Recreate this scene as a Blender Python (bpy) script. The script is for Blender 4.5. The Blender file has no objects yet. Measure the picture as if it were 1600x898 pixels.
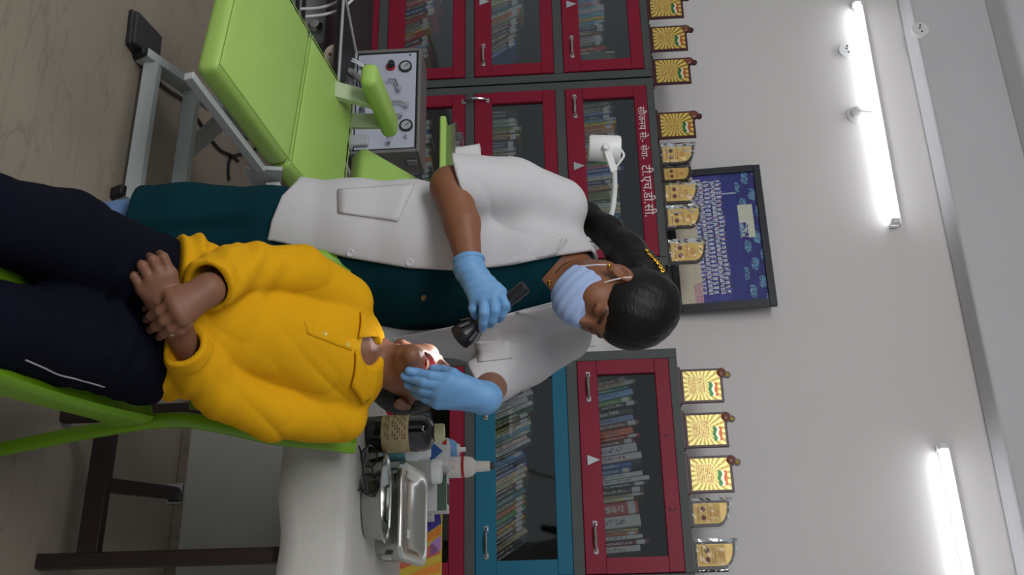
import bpy, bmesh, math, random
import numpy as np
from mathutils import Vector, Matrix

random.seed(7)
C = bpy.context.scene.collection
SC = bpy.context.scene

# ------------------------------------------------------------------ camera
FPX = 1700.0
AL, PT, RO = math.radians(25), math.radians(3.0), math.radians(2.4)
CAM = np.array([0, 0, 1.28])
cF = np.array([-math.sin(AL)*math.cos(PT), math.cos(AL)*math.cos(PT), -math.sin(PT)])
_r0 = np.cross(cF, [0, 0, 1.0]); _r0 /= np.linalg.norm(_r0)
_u0 = np.cross(_r0, cF)
cR = math.cos(RO)*_r0 - math.sin(RO)*_u0      # upright picture's right
cU = math.cos(RO)*_u0 + math.sin(RO)*_r0      # upright picture's up
cd = bpy.data.cameras.new('camera')
cd.sensor_fit = 'HORIZONTAL'; cd.sensor_width = 36.0; cd.lens = 36.0*FPX/1600.0
cd.clip_start = 0.05
co = bpy.data.objects.new('camera', cd); C.objects.link(co)
m = Matrix.Identity(4)
for i in range(3):
    m[i][0] = cU[i]; m[i][1] = -cR[i]; m[i][2] = -cF[i]; m[i][3] = CAM[i]
co.matrix_world = m
SC.camera = co

# ------------------------------------------------------------------ light
w = bpy.data.worlds.new('world'); SC.world = w; w.use_nodes = True
w.node_tree.nodes['Background'].inputs[0].default_value = (0.86, 0.93, 1.0, 1)
w.node_tree.nodes['Background'].inputs[1].default_value = 0.39
def area(name, loc, target, sx, sy, power, col):
    l = bpy.data.lights.new(name, 'AREA'); l.shape = 'RECTANGLE'; l.size = sx; l.size_y = sy
    l.energy = power; l.color = col
    o = bpy.data.objects.new(name, l); C.objects.link(o); o.location = loc
    o.rotation_euler = (Vector(target)-Vector(loc)).to_track_quat('-Z', 'Y').to_euler()
    return o
area('front_fill', (-2.0, -1.0, 3.25), (-1.7, 3.2, 1.0), 3.6, 1.2, 138, (0.97, 0.98, 1.0))  # unseen fill light added above and behind the camera to brighten the scene
SC.view_settings.view_transform = 'Standard'; SC.view_settings.look = 'None'
SC.view_settings.gamma = 1.0; SC.view_settings.use_curve_mapping = False
SC.view_settings.exposure = 0.0

def V3(a): return np.array(a, dtype=float)
def ray(x, y): return cF + (y-449.0)/FPX*cR + (x-800.0)/FPX*cU
def W(x, y, D): return CAM + D*ray(x, y)
def onY(x, y, yy):
    d = ray(x, y); return CAM + d*((yy-CAM[1])/d[1])
def onZ(x, y, zz):
    d = ray(x, y); return CAM + d*((zz-CAM[2])/d[2])
def proj(p):
    q = np.asarray(p, dtype=np.float64)-CAM; D = q@cF
    return 800+FPX*(q@cU)/D, 449+FPX*(q@cR)/D, D

# ------------------------------------------------------------------ materials
def s2l(c):
    return tuple(((v/255)/12.92 if v/255 <= .04045 else ((v/255+.055)/1.055)**2.4) for v in c)
MATS = {}
def mat(name, rgb, rough=.5, metal=0, var=.06, vscale=6, bump=0, bscale=200, spec=.5, sss=0, attr=None, objcol=False, coat=0):
    if name in MATS: return MATS[name]
    M = bpy.data.materials.new(name); M.use_nodes = True; nt = M.node_tree; N = nt.nodes; L = nt.links
    b = N['Principled BSDF']
    b.inputs['Roughness'].default_value = rough; b.inputs['Metallic'].default_value = metal
    b.inputs['Specular IOR Level'].default_value = spec
    if coat: b.inputs['Coat Weight'].default_value = coat
    if sss:
        b.inputs['Subsurface Weight'].default_value = sss; b.inputs['Subsurface Radius'].default_value = (.008, .004, .002)
        b.inputs['Subsurface Scale'].default_value = .6
    tc = N.new('ShaderNodeTexCoord')
    nz = N.new('ShaderNodeTexNoise'); nz.inputs['Scale'].default_value = vscale; nz.inputs['Detail'].default_value = 5
    L.new(tc.outputs['Object'], nz.inputs['Vector'])
    mr = N.new('ShaderNodeMapRange'); mr.inputs['To Min'].default_value = 1-var; mr.inputs['To Max'].default_value = 1+var
    mr.inputs['From Min'].default_value = .25; mr.inputs['From Max'].default_value = .75
    L.new(nz.outputs['Fac'], mr.inputs['Value'])
    mx = N.new('ShaderNodeMix'); mx.data_type = 'RGBA'; mx.blend_type = 'MULTIPLY'; mx.inputs[0].default_value = 1
    if attr:
        a = N.new('ShaderNodeAttribute'); a.attribute_name = attr; L.new(a.outputs['Color'], mx.inputs[6])
    elif objcol:
        a = N.new('ShaderNodeObjectInfo'); L.new(a.outputs['Color'], mx.inputs[6])
    else:
        mx.inputs[6].default_value = (*s2l(rgb), 1)
    L.new(mr.outputs['Result'], mx.inputs[7]); L.new(mx.outputs[2], b.inputs['Base Color'])
    if bump:
        n2 = N.new('ShaderNodeTexNoise'); n2.inputs['Scale'].default_value = bscale; n2.inputs['Detail'].default_value = 3
        L.new(tc.outputs['Object'], n2.inputs['Vector'])
        bp = N.new('ShaderNodeBump'); bp.inputs['Strength'].default_value = bump; bp.inputs['Distance'].default_value = .002
        L.new(n2.outputs['Fac'], bp.inputs['Height']); L.new(bp.outputs['Normal'], b.inputs['Normal'])
    MATS[name] = M
    return M
def emit(name, rgb, strength):
    M = mat(name, rgb, .5); b = M.node_tree.nodes['Principled BSDF']
    b.inputs['Emission Color'].default_value = (*s2l(rgb), 1); b.inputs['Emission Strength'].default_value = strength
    return M
def glassy(name, tint, refl=.06, rough=.03):
    M = bpy.data.materials.new(name); M.use_nodes = True; nt = M.node_tree; N = nt.nodes; L = nt.links
    N.remove(N['Principled BSDF']); out = N['Material Output']
    t = N.new('ShaderNodeBsdfTransparent'); t.inputs[0].default_value = (*tint, 1)
    g = N.new('ShaderNodeBsdfGlossy'); g.inputs['Roughness'].default_value = rough
    fr = N.new('ShaderNodeFresnel'); fr.inputs['IOR'].default_value = 1.45
    ad = N.new('ShaderNodeMath'); ad.operation = 'ADD'; ad.inputs[1].default_value = refl-.04; L.new(fr.outputs[0], ad.inputs[0])
    ms = N.new('ShaderNodeMixShader'); L.new(ad.outputs[0], ms.inputs[0]); L.new(t.outputs[0], ms.inputs[1]); L.new(g.outputs[0], ms.inputs[2])
    L.new(ms.outputs[0], out.inputs['Surface']); MATS[name] = M
    return M

# ------------------------------------------------------------------ object helpers
def put(o, parent=None):
    C.objects.link(o)
    if parent is not None: o.parent = parent
    return o
def thing(name, label, cat, loc=(0, 0, 0), group=None, rotz=0):
    o = bpy.data.objects.new(name, None); put(o); o.location = Vector(loc); o.rotation_euler = (0, 0, rotz)
    o.empty_display_size = .05
    o['label'] = label; o['category'] = cat
    if group: o['group'] = group
    return o
def root_loc(p):
    while p.parent is not None: p = p.parent
    return p.location
def tag(o, label, cat, group=None):
    o['label'] = label; o['category'] = cat
    if group: o['group'] = group
    return o
def obj(name, bm, material, parent=None, local=False, smooth=False, label=None, kind=None):
    """bm in world coordinates (moved into the parent's frame) unless local."""
    me = bpy.data.meshes.new(name)
    if isinstance(bm, bmesh.types.BMesh):
        bmesh.ops.recalc_face_normals(bm, faces=bm.faces)
        bm.to_mesh(me); bm.free()
    else:
        vs, fs = bm; me.from_pydata([tuple(v) for v in vs], [], [tuple(f) for f in fs]); me.update()
    if parent is not None and not local:
        l = root_loc(parent); me.transform(Matrix.Translation(-Vector(l)))
    if material is not None: me.materials.append(material)
    if smooth:
        me.shade_smooth()
        if smooth != 2: me.set_sharp_from_angle(angle=math.radians(40))
    o = bpy.data.objects.new(name, me); put(o, parent)
    if parent is None and not local:           # put the origin at the base centre of the mesh
        cs = np.array([v.co[:] for v in me.vertices]); c = Vector(((cs[:, 0].min()+cs[:, 0].max())/2, (cs[:, 1].min()+cs[:, 1].max())/2, cs[:, 2].min()))
        me.transform(Matrix.Translation(-c)); o.location = c
    if label: o['label'] = label
    if kind: o['kind'] = kind
    return o
def struct(name, bm, material, parent=None, **k):
    o = obj(name, bm, material, parent, **k)
    if parent is None: o['kind'] = 'structure'
    return o

def BM(): return bmesh.new()
def box(bm, lo, hi, bev=0, seg=2, M=None):
    lo = Vector(lo); hi = Vector(hi)
    r = bmesh.ops.create_cube(bm, size=1); vs = r['verts']
    bmesh.ops.scale(bm, vec=hi-lo, verts=vs); bmesh.ops.translate(bm, vec=(lo+hi)/2, verts=vs)
    if bev:
        es = list({e for v in vs for e in v.link_edges})
        rr = bmesh.ops.bevel(bm, geom=es, offset=bev, segments=seg, affect='EDGES', profile=.5)
        vs = list({v for f in rr['faces'] for v in f.verts} | {v for v in vs if v.is_valid})
    if M is not None: bmesh.ops.transform(bm, matrix=M, verts=vs)
    return bm
def hexa(bm, top, thick, bev=.01, seg=3, up=None):
    """slab under the quad top (4 points), thickness along -normal"""
    t = [Vector(p) for p in top]
    n = (t[1]-t[0]).cross(t[3]-t[0]).normalized()
    if n.z < 0: n = -n
    if up is not None: n = Vector(up).normalized()
    b = [p-n*thick for p in t]
    vs = [bm.verts.new(p) for p in t+b]
    for q in ((0, 1, 2, 3), (7, 6, 5, 4), (0, 4, 5, 1), (1, 5, 6, 2), (2, 6, 7, 3), (3, 7, 4, 0)): bm.faces.new([vs[i] for i in q])
    if bev:
        es = list({e for v in vs for e in v.link_edges})
        bmesh.ops.bevel(bm, geom=es, offset=bev, segments=seg, affect='EDGES', profile=.5)
    return bm
def bar(bm, a, b, wx, wy, up=(0, 0, 1), bev=.002):
    """rectangular bar from a to b"""
    a = Vector(a); b = Vector(b); d = (b-a); L = d.length; d.normalize()
    u = Vector(up)
    s = d.cross(u)
    if s.length < 1e-3: s = d.cross(Vector((0, 1, 0)))
    s.normalize(); t = s.cross(d)
    M = Matrix((s, d, t)).transposed().to_4x4(); M.translation = a
    return box(bm, (-wx/2, 0, -wy/2), (wx/2, L, wy/2), bev, 1, M)
def tube(bm, pts, r, n=8, closed=False, cap=True):
    P = [Vector(p) for p in pts]; m_ = len(P)
    rs = r if hasattr(r, '__len__') else [r]*m_
    rings = []; prev = None
    for i in range(m_):
        if closed: t = (P[(i+1) % m_]-P[i-1])
        else: t = P[min(i+1, m_-1)]-P[max(i-1, 0)]
        t.normalize()
        if prev is None:
            u = t.orthogonal().normalized()
        else:
            u = (prev-t*prev.dot(t)); u = u.normalized() if u.length > 1e-6 else t.orthogonal().normalized()
        prev = u; v = t.cross(u)
        rings.append([bm.verts.new(P[i]+rs[i]*(math.cos(2*math.pi*k/n)*u+math.sin(2*math.pi*k/n)*v)) for k in range(n)])
    for i in range(m_ if closed else m_-1):
        A = rings[i]; B = rings[(i+1) % m_]
        for k in range(n): bm.faces.new((A[k], A[(k+1) % n], B[(k+1) % n], B[k]))
    if cap and not closed:
        bm.faces.new(list(reversed(rings[0]))); bm.faces.new(rings[-1])
    return bm
def smooth_path(pts, n=8):
    P = [V3(p) for p in pts]; out = []
    for i in range(len(P)-1):
        p0 = P[max(i-1, 0)]; p1 = P[i]; p2 = P[i+1]; p3 = P[min(i+2, len(P)-1)]
        for k in range(n):
            t = k/n
            out.append(.5*((2*p1)+(-p0+p2)*t+(2*p0-5*p1+4*p2-p3)*t*t+(-p0+3*p1-3*p2+p3)*t**3))
    out.append(P[-1]); return out
def lathe(bm, prof, c=(0, 0, 0), n=24, sx=1, sy=1, M=None):
    """profile list of (r, z)"""
    rings = []; c = Vector(c); new = []
    for (r, z) in prof:
        if r < 1e-6: rings.append([bm.verts.new(c+Vector((0, 0, z)))])
        else: rings.append([bm.verts.new(c+Vector((sx*r*math.cos(2*math.pi*k/n), sy*r*math.sin(2*math.pi*k/n), z))) for k in range(n)])
        new += rings[-1]
    for A, B in zip(rings, rings[1:]):
        for k in range(n):
            if len(A) == 1 and len(B) == 1: continue
            if len(A) == 1: bm.faces.new((A[0], B[k], B[(k+1) % n]))
            elif len(B) == 1: bm.faces.new((A[k], A[(k+1) % n], B[0]))
            else: bm.faces.new((A[k], A[(k+1) % n], B[(k+1) % n], B[k]))
    if len(rings[0]) > 1: bm.faces.new(list(reversed(rings[0])))
    if len(rings[-1]) > 1: bm.faces.new(rings[-1])
    if M is not None: bmesh.ops.transform(bm, matrix=M, verts=new)
    return bm
def axisM(a, d, up=(0, 0, 1)):
    """matrix: local z -> d, origin a"""
    d = Vector(d).normalized(); M = d.to_track_quat('Z', 'Y').to_matrix().to_4x4(); M.translation = Vector(a); return M
def prism(bm, pts, lo, hi, M=None, bev=0):
    """polygon in local xz, extruded along y from lo to hi"""
    A = [bm.verts.new((p[0], lo, p[1])) for p in pts]; B = [bm.verts.new((p[0], hi, p[1])) for p in pts]
    n = len(pts); bm.faces.new(A); bm.faces.new(list(reversed(B)))
    for i in range(n): bm.faces.new((A[i], B[i], B[(i+1) % n], A[(i+1) % n]))
    if M is not None: bmesh.ops.transform(bm, matrix=M, verts=A+B)
    return bm
def painted(name, fn, wd, ht, nx, ny, material, parent, M, thick=.001):
    """flat printed sheet: a grid whose faces carry the print's colours"""
    vs = []; fs = []
    for j in range(ny+1):
        for i in range(nx+1): vs.append((wd*(i/nx-.5), 0, ht*j/ny))
    for j in range(ny):
        for i in range(nx):
            a = j*(nx+1)+i; fs.append((a, a+1, a+nx+2, a+nx+1))
    me = bpy.data.meshes.new(name); me.from_pydata(vs, [], fs); me.update()
    col = me.color_attributes.new('Col', 'FLOAT_COLOR', 'CORNER'); dat = np.ones((len(fs), 4, 4), np.float32)
    for j in range(ny):
        for i in range(nx): dat[j*nx+i, :, :3] = s2l(fn((i+.5)/nx, (j+.5)/ny))
    col.data.foreach_set('color', dat.ravel())
    me.materials.append(material); me.transform(M)
    o = bpy.data.objects.new(name, me); put(o, parent); return o

# ================================================================== the room
YC, YW = 4.393, 4.813
ZB, ZC = 3.115, 3.50
M_wall = mat('wall_paint', (216, 211, 208), .75, var=.03, vscale=1.3, bump=.15, bscale=60)
M_ceil = mat('ceiling_paint', (232, 232, 234), .8, var=.02)
def floor_mat():
    M = mat('floor_stone', (150, 139, 124), .34, var=.10, vscale=2.2, bump=.05, bscale=30)
    nt = M.node_tree; N = nt.nodes; L = nt.links; b = N['Principled BSDF']
    src = b.inputs['Base Color'].links[0].from_socket
    tc = N.new('ShaderNodeTexCoord'); mp = N.new('ShaderNodeMapping'); mp.inputs['Rotation'].default_value = (0, 0, .55)
    mp.inputs['Scale'].default_value = (1.0, 4.5, 1); L.new(tc.outputs['Object'], mp.inputs['Vector'])
    nz = N.new('ShaderNodeTexNoise'); nz.inputs['Scale'].default_value = 1.1; nz.inputs['Detail'].default_value = 6; nz.inputs['Distortion'].default_value = .9
    L.new(mp.outputs[0], nz.inputs['Vector'])
    a = N.new('ShaderNodeMath'); a.operation = 'SUBTRACT'; a.inputs[1].default_value = .5; L.new(nz.outputs['Fac'], a.inputs[0])
    ab = N.new('ShaderNodeMath'); ab.operation = 'ABSOLUTE'; L.new(a.outputs[0], ab.inputs[0])
    mr = N.new('ShaderNodeMapRange'); mr.inputs['From Min'].default_value = 0; mr.inputs['From Max'].default_value = .012
    mr.inputs['To Min'].default_value = .80; mr.inputs['To Max'].default_value = 1; L.new(ab.outputs[0], mr.inputs['Value'])
    mx = N.new('ShaderNodeMix'); mx.data_type = 'RGBA'; mx.blend_type = 'MULTIPLY'; mx.inputs[0].default_value = 1
    L.new(src, mx.inputs[6]); L.new(mr.outputs[0], mx.inputs[7]); L.new(mx.outputs[2], b.inputs['Base Color'])
    return M
bm = BM(); box(bm, (-7.0, -3.0, -.1), (3.0, YW+.2, 0)); struct('floor', bm, floor_mat())
bm = BM(); box(bm, (-7.0, YW, 0), (3.0, YW+.2, 4.0)); struct('wall_back', bm, M_wall)
bm = BM(); box(bm, (-7.0, -3.0, ZC), (3.0, YW, ZC+.15)); struct('ceiling', bm, M_ceil)
bm = BM(); box(bm, (-7.0, YW-.17, ZB), (3.0, YW, ZC), .012, 2); struct('trim_1', bm, mat('beam_paint', (200, 199, 200), .7, var=.02))

# ------------------------------------------------------------------ tube lights and wall plates
M_white = mat('white_plastic', (226, 226, 224), .4, var=.02)
M_tube = emit('tube_glow', (244, 248, 255), 7.0)
M_dark = mat('dark_plastic', (24, 24, 26), .45, var=.1)
def tube_light(x0, x1, z0, z1, label):
    a = V3((x0, YW-.05, z0)); b = V3((x1, YW-.05, z1))
    t = thing('tube_light', label, 'light', ((x0+x1)/2, YW-.02, min(z0, z1)-.02), 'tube lights on the wall')
    bm = BM(); bar(bm, a+V3((0, .030, .024)), b+V3((0, .030, .024)), .03, .022); bar(bm, a+V3((0, .036, .010)), b+V3((0, .036, .010)), .016, .03); obj('batten', bm, M_white, t)
    bm = BM(); d = (b-a)/np.linalg.norm(b-a); tube(bm, [a+d*.012, b-d*.012], .0185, 16); obj('glowing_tube', bm, M_tube, t, smooth=True)
    for p, s in ((a, 1), (b, -1)):
        bm = BM(); bar(bm, p-d*s*.012, p+d*s*.016, .042, .04, bev=.004); bar(bm, p+V3((0, .02, 0))-d*s*.012, p+V3((0, .02, 0))+d*s*.016, .04, .04, bev=.004); obj('end_cap', bm, M_white, t)
tube_light(-3.827, -2.483, 2.884, 2.872, 'glowing white tube light above the group photo and bookcase')
tube_light(-1.361, -0.02, 2.893, 2.905, 'glowing white tube light above the right bookcase, cut by the picture edge')
def wall_plate(x, y, yy, r, label):
    p = onY(x, y, yy); t = thing('junction_plate', label, 'cover plate', (p[0], yy, p[2]-r), 'round white junction plates')
    bm = BM(); lathe(bm, [(r, 0), (r, .008), (r*.93, .014), (0, .015)], n=28, M=axisM(p, (0, -1, 0))); obj('plate', bm, M_white, t, smooth=True)
    for i, dx in enumerate((-.5, -.15, .35)):
        bm = BM(); lathe(bm, [(.005, .013), (.005, .017), (0, .018)], n=10, M=axisM(p+V3((dx*r, 0, (.05, -.05, .1)[i]*r)), (0, -1, 0))); obj('screw', bm, mat('screw_grey', (70, 70, 74), .4, .8), t)
wall_plate(1323, 80, YW, .046, 'round white junction plate beneath the tube light')
wall_plate(1437, 48, YW-.17, .045, 'round white junction plate on the beam face')
p = onY(1337, 180, YW)
t = thing('lamp_rose', 'white round lamp rose with a short wire to the tube light', 'light fitting', (p[0], YW, p[2]-.05))
bm = BM(); lathe(bm, [(.05, 0), (.05, .008), (.04, .016), (.033, .018), (.03, .04), (.02, .046), (0, .047)], n=28, M=axisM(p, (0, -1, 0))); obj('base', bm, M_white, t, smooth=True)
bm = BM(); tube(bm, smooth_path([p+V3((0, -.045, 0)), p+V3((.03, -.07, .05)), p+V3((.02, -.06, .09)), p+V3((.05, -.03, .10))]), .003, 6); obj('wire', bm, M_white, t, smooth=True)
# switchboard on the wall between the bookcases
p0 = onY(908, 505, YW); p1 = onY(945, 556, YW)
t = thing('switchboard', 'white electric switchboard on the wall behind the woman', 'switchboard', (p0[0], YW, p0[2]))
bm = BM(); box(bm, (p0[0]-.16, YW-.03, p0[2]-.06), (p1[0]+.02, YW, p1[2]-.01), .005); obj('board', bm, M_white, t)
for k in range(4):
    for j in range(2):
        bm = BM(); x = p0[0]-.13+k*.07; z = p0[2]-.045+j*.06
        box(bm, (x, YW-.038, z), (x+.055, YW-.028, z+.05), .004); obj('switch', bm, M_white, t)

# ------------------------------------------------------------------ bookcases
M_grey = mat('grey_steel', (76, 80, 78), .5, .05, spec=.3, var=.08, vscale=8)
M_inside = mat('bookcase_inside', (40, 40, 42), .8, spec=.1)
M_red = mat('crimson_enamel', (134, 14, 44), .45, spec=.28, var=.10, vscale=7)
M_teal = mat('teal_enamel', (14, 100, 126), .45, spec=.28, var=.08, vscale=7)
M_chrome = mat('chrome', (200, 200, 200), .22, 1, var=.03)
M_pane = glassy('door_glass', (.80, .82, .82), .06, .04)
ROWS = [(1.297, 1.692), (.858, 1.253), (.42, .815), (.03, .373)]
def handle(door, x, z, vertical=False):
    h = BM(); L = .05
    if vertical: pts = [(x, YC-.010, z-L*1.15), (x, YC-.026, z-L*.8), (x, YC-.034, z), (x, YC-.026, z+L*.8), (x, YC-.010, z+L*1.15)]
    else: pts = [(x-L*1.1, YC-.010, z), (x-L*.7, YC-.026, z), (x, YC-.034, z), (x+L*.7, YC-.026, z), (x+L*1.1, YC-.010, z)]
    tube(h, smooth_path(pts, 4), .0065, 8)
    for q in (pts[0], pts[-1]): box(h, (q[0]-.012, YC-.013, q[2]-.010), (q[0]+.012, YC-.009, q[2]+.010), .002, 1)
    obj('handle', h, M_chrome, door, smooth=True, label='small chrome pull handle')
def lock(door, x, z):
    h = BM(); prism(h, [(x-.022, z-.018), (x+.022, z-.018), (x, z+.034)], YC-.016, YC-.009); obj('lock_plate', h, M_chrome, door)
def bookcase(x0, x1, label, cols, hw):
    t = thing('bookcase', label, 'bookcase', ((x0+x1)/2, YC+.2, 0), 'glass-door steel bookcases')
    yb = YW-.02; e = .045
    bm = BM()
    for a, b in ((x0, x0+.012), (x1-.012, x1)): box(bm, (a, YC, .0), (b, yb, 1.727))
    box(bm, (x0, YC, 1.715), (x1, yb, 1.727), .003, 1); box(bm, (x0, yb-.01, 0), (x1, yb, 1.72)); box(bm, (x0, YC+.02, .005), (x1, yb, .02))
    obj('carcass', bm, M_grey, t)
    bm = BM(); box(bm, (x0+.014, yb-.02, .02), (x1-.014, yb-.011, 1.71)); obj('back_lining', bm, M_inside, t)
    bm = BM()
    box(bm, (x0, YC-.002, 0), (x0+e, YC+.014, 1.727), .003, 1); box(bm, (x1-e, YC-.002, 0), (x1, YC+.014, 1.727), .003, 1)
    zs = [0]+[z for r in reversed(ROWS) for z in r]+[1.727]
    for i in range(0, len(zs), 2): box(bm, (x0+e, YC-.002, zs[i]), (x1-e, YC+.014, zs[i+1]))
    obj('front_frame', bm, M_grey, t)
    for (z0, z1) in ROWS:
        bm = BM(); box(bm, (x0+.014, YC+.02, z0-.012), (x1-.014, yb-.02, z0+.004)); obj('shelf', bm, M_inside, t)
    doors = []
    for i, (z0, z1) in enumerate(ROWS):
        a, b = x0+e+.002, x1-e-.002; z0 += .002; z1 -= .002
        g0, g1, g2, g3 = a+.062, b-.062, z0+.085, z1-.062
        bm = BM(); ya, yb2 = YC-.010, YC+.010
        box(bm, (a, ya, z0), (b, yb2, g2), .003, 1); box(bm, (a, ya, g3), (b, yb2, z1), .003, 1)
        box(bm, (a, ya, g2), (g0, yb2, g3)); box(bm, (g1, ya, g2), (b, yb2, g3))
        d = obj('door', bm, cols[i], t, label=('teal' if cols[i] is M_teal else 'crimson')+' metal door with a glass pane')
        bm = BM(); box(bm, (g0-.004, YC+.002, g2-.004), (g1+.004, YC+.006, g3+.004)); obj('glass_pane', bm, M_pane, d)
        for hx in hw[i][0]: handle(d, hx, z0+.045)
        for lx in hw[i][1]: lock(d, lx, z0+.045)
        for vx in hw[i][2]: handle(d, vx, z0+.005, True)
        doors.append(d)
    return t, doors
def xat(x, y): return float(onY(x, y, YC)[0])
bookcase(-4.17, -3.147, 'grey steel bookcase with crimson doors, cut by the top picture edge', [M_red]*4,
         [([xat(893, 75), -4.0], [-3.6], []), ([xat(752, 88), -4.0], [xat(750, 6)], []), ([-3.3], [], []), ([], [], [])])
c2, d2 = bookcase(-3.139, -2.125, 'grey steel bookcase with crimson doors and white painted writing on top', [M_red]*4,
         [([xat(895, 168), -2.3], [xat(897, 262)], []), ([-2.3], [-2.63], [xat(740, 160)]), ([-2.3], [], []), ([], [], [])])
c3, d3 = bookcase(-1.728, -0.735, 'grey steel bookcase with one teal door under a crimson door', [M_red, M_teal, M_red, M_red],
         [([xat(922, 605), xat(935, 840)], [xat(925, 720)], []), ([xat(757, 848), -1.5], [], []), ([], [], []), ([], [], [])])
def text(body, x, y, z, size, material, parent, name='painted_writing', kern=None, align='LEFT', M=None, label=None, depth=.0004):
    c = bpy.data.curves.new(name, 'FONT'); c.body = body; c.size = size; c.align_x = align; c.extrude = depth
    if kern:
        for i, k in kern.items(): c.body_format[i].kerning = k
    o = bpy.data.objects.new('tmp', c); C.objects.link(o); bpy.context.view_layer.update()
    dg = bpy.context.evaluated_depsgraph_get(); me = bpy.data.meshes.new_from_object(o.evaluated_get(dg))
    bpy.data.objects.remove(o)
    if M is None: M = Matrix.Translation((x, y, z)) @ Matrix.Rotation(math.pi/2, 4, 'X')
    me.transform(M); 
    if parent is not None: me.transform(Matrix.Translation(-Vector(root_loc(parent))))
    me.materials.clear(); me.materials.append(material)
    r = bpy.data.objects.new(name, me); put(r, parent)
    if label: r['label'] = label
    return r
M_paintw = mat('white_paint', (222, 214, 214), .6)
M_mark = mat('dark_paint', (50, 14, 26), .6)
x0 = xat(1008, 168)
text('सौजनय से:-', x0, YC-.011, 1.643, .047, M_paintw, d2[0], kern={2: -2.5}, label='white hand-painted writing')
text('सेवा-', x0+.215, YC-.011, 1.643, .044, M_paintw, d2[0], label='white hand-painted writing')
text('टी.एच.डी.सी.', x0+.325, YC-.011, 1.640, .060, M_paintw, d2[0], label='white hand-painted writing')
text('1', xat(1048, 677), YC-.011, 1.645, .04, M_mark, d3[0], name='painted_number')
text('2', xat(1057, 792), YC-.011, 1.645, .04, M_mark, d3[0], name='painted_number')

# ------------------------------------------------------------------ books
def book_mat():
    M = mat('book_cover', (0, 0, 0), .45, var=.12, vscale=30, objcol=True)
    nt = M.node_tree; N = nt.nodes; L = nt.links; b = N['Principled BSDF']; src = b.inputs['Base Color'].links[0].from_socket
    tc = N.new('ShaderNodeTexCoord'); sp = N.new('ShaderNodeSeparateXYZ'); L.new(tc.outputs['Object'], sp.inputs[0])
    oi = N.new('ShaderNodeObjectInfo')
    def ma(op, a, b_=None):
        n = N.new('ShaderNodeMath'); n.operation = op
        for i, v in enumerate((a, b_)):
            if v is None: continue
            if isinstance(v, (int, float)): n.inputs[i].default_value = v
            else: L.new(v, n.inputs[i])
        return n.outputs[0]
    # a printed title running up the middle of the spine (object space is the unit book)
    cmb = N.new('ShaderNodeCombineXYZ'); L.new(ma('MULTIPLY', sp.outputs[2], 26), cmb.inputs[2]); L.new(ma('MULTIPLY', sp.outputs[0], 3), cmb.inputs[0]); L.new(ma('MULTIPLY', oi.outputs['Random'], 50), cmb.inputs[1])
    nz = N.new('ShaderNodeTexNoise'); nz.inputs['Scale'].default_value = 1.6; nz.inputs['Detail'].default_value = 2; L.new(cmb.outputs[0], nz.inputs['Vector'])
    ink = ma('GREATER_THAN', nz.outputs['Fac'], .5)
    inx = ma('LESS_THAN', ma('ABSOLUTE', sp.outputs[0]), .24)
    z0 = ma('ADD', ma('MULTIPLY', oi.outputs['Random'], .25), .12)
    inz = ma('MULTIPLY', ma('GREATER_THAN', sp.outputs[2], z0), ma('LESS_THAN', sp.outputs[2], .72))
    fr = ma('LESS_THAN', sp.outputs[1], .003)
    msk = ma('MULTIPLY', ma('MULTIPLY', ink, inx), ma('MULTIPLY', inz, fr))
    hs = N.new('ShaderNodeSeparateColor'); L.new(src, hs.inputs[0])
    lum = ma('GREATER_THAN', ma('ADD', hs.outputs[1], ma('MULTIPLY', hs.outputs[0], .5)), .30)
    inkc = N.new('ShaderNodeMix'); inkc.data_type = 'RGBA'; L.new(lum, inkc.inputs[0]); inkc.inputs[6].default_value = (.6, .6, .55, 1); inkc.inputs[7].default_value = (.03, .03, .06, 1)
    mx = N.new('ShaderNodeMix'); mx.data_type = 'RGBA'; L.new(ma('MULTIPLY', msk, .8), mx.inputs[0]); L.new(src, mx.inputs[6]); L.new(inkc.outputs[2], mx.inputs[7])
    L.new(mx.outputs[2], b.inputs['Base Color'])
    return M
M_book = book_mat(); M_sticker = mat('spine_sticker', (196, 196, 196), .6, var=.1)
def unit_book():
    # spine towards -y, slightly rounded; pages set back at the top
    me = bpy.data.meshes.new('book'); vs = []; fs = []
    prof = [(-.5, .04), (-.42, .008), (-.2, 0), (.2, 0), (.42, .008), (.5, .04), (.5, 1), (-.5, 1)]
    n = len(prof)
    for z in (0, 1): vs += [(x, y, z) for x, y in prof]
    for i in range(n): fs.append((i, (i+1) % n, n+(i+1) % n, n+i))
    fs += [tuple(reversed(range(n))), tuple(range(n, 2*n))]
    me.from_pydata(vs, [], fs); me.materials.append(M_book); return me
ME_book = unit_book()
ME_stick = bpy.data.meshes.new('spine_label')
ME_stick.from_pydata([(-.5, .03, .80), (-.42, -.002, .80), (.42, -.002, .80), (.5, .03, .80), (-.5, .03, .94), (-.42, -.002, .94), (.42, -.002, .94), (.5, .03, .94)], [], [(0, 1, 5, 4), (1, 2, 6, 5), (2, 3, 7, 6)])
ME_stick.materials.append(M_sticker)
PAL = {'white': (205, 202, 196), 'pale grey': (160, 160, 158), 'dark grey': (62, 62, 66), 'black': (26, 26, 30), 'blue': (40, 90, 160), 'navy': (28, 36, 84), 'pale blue': (110, 160, 196),
       'teal': (24, 112, 124), 'green': (70, 150, 44), 'dark green': (30, 74, 52), 'olive': (124, 122, 60), 'yellow': (206, 172, 60), 'orange': (206, 116, 48), 'red': (190, 40, 34),
       'maroon': (104, 26, 34), 'brown': (112, 74, 52), 'tan': (176, 150, 112), 'lavender': (130, 130, 186), 'pink': (190, 110, 130), 'cream': (210, 196, 150)}
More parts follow.
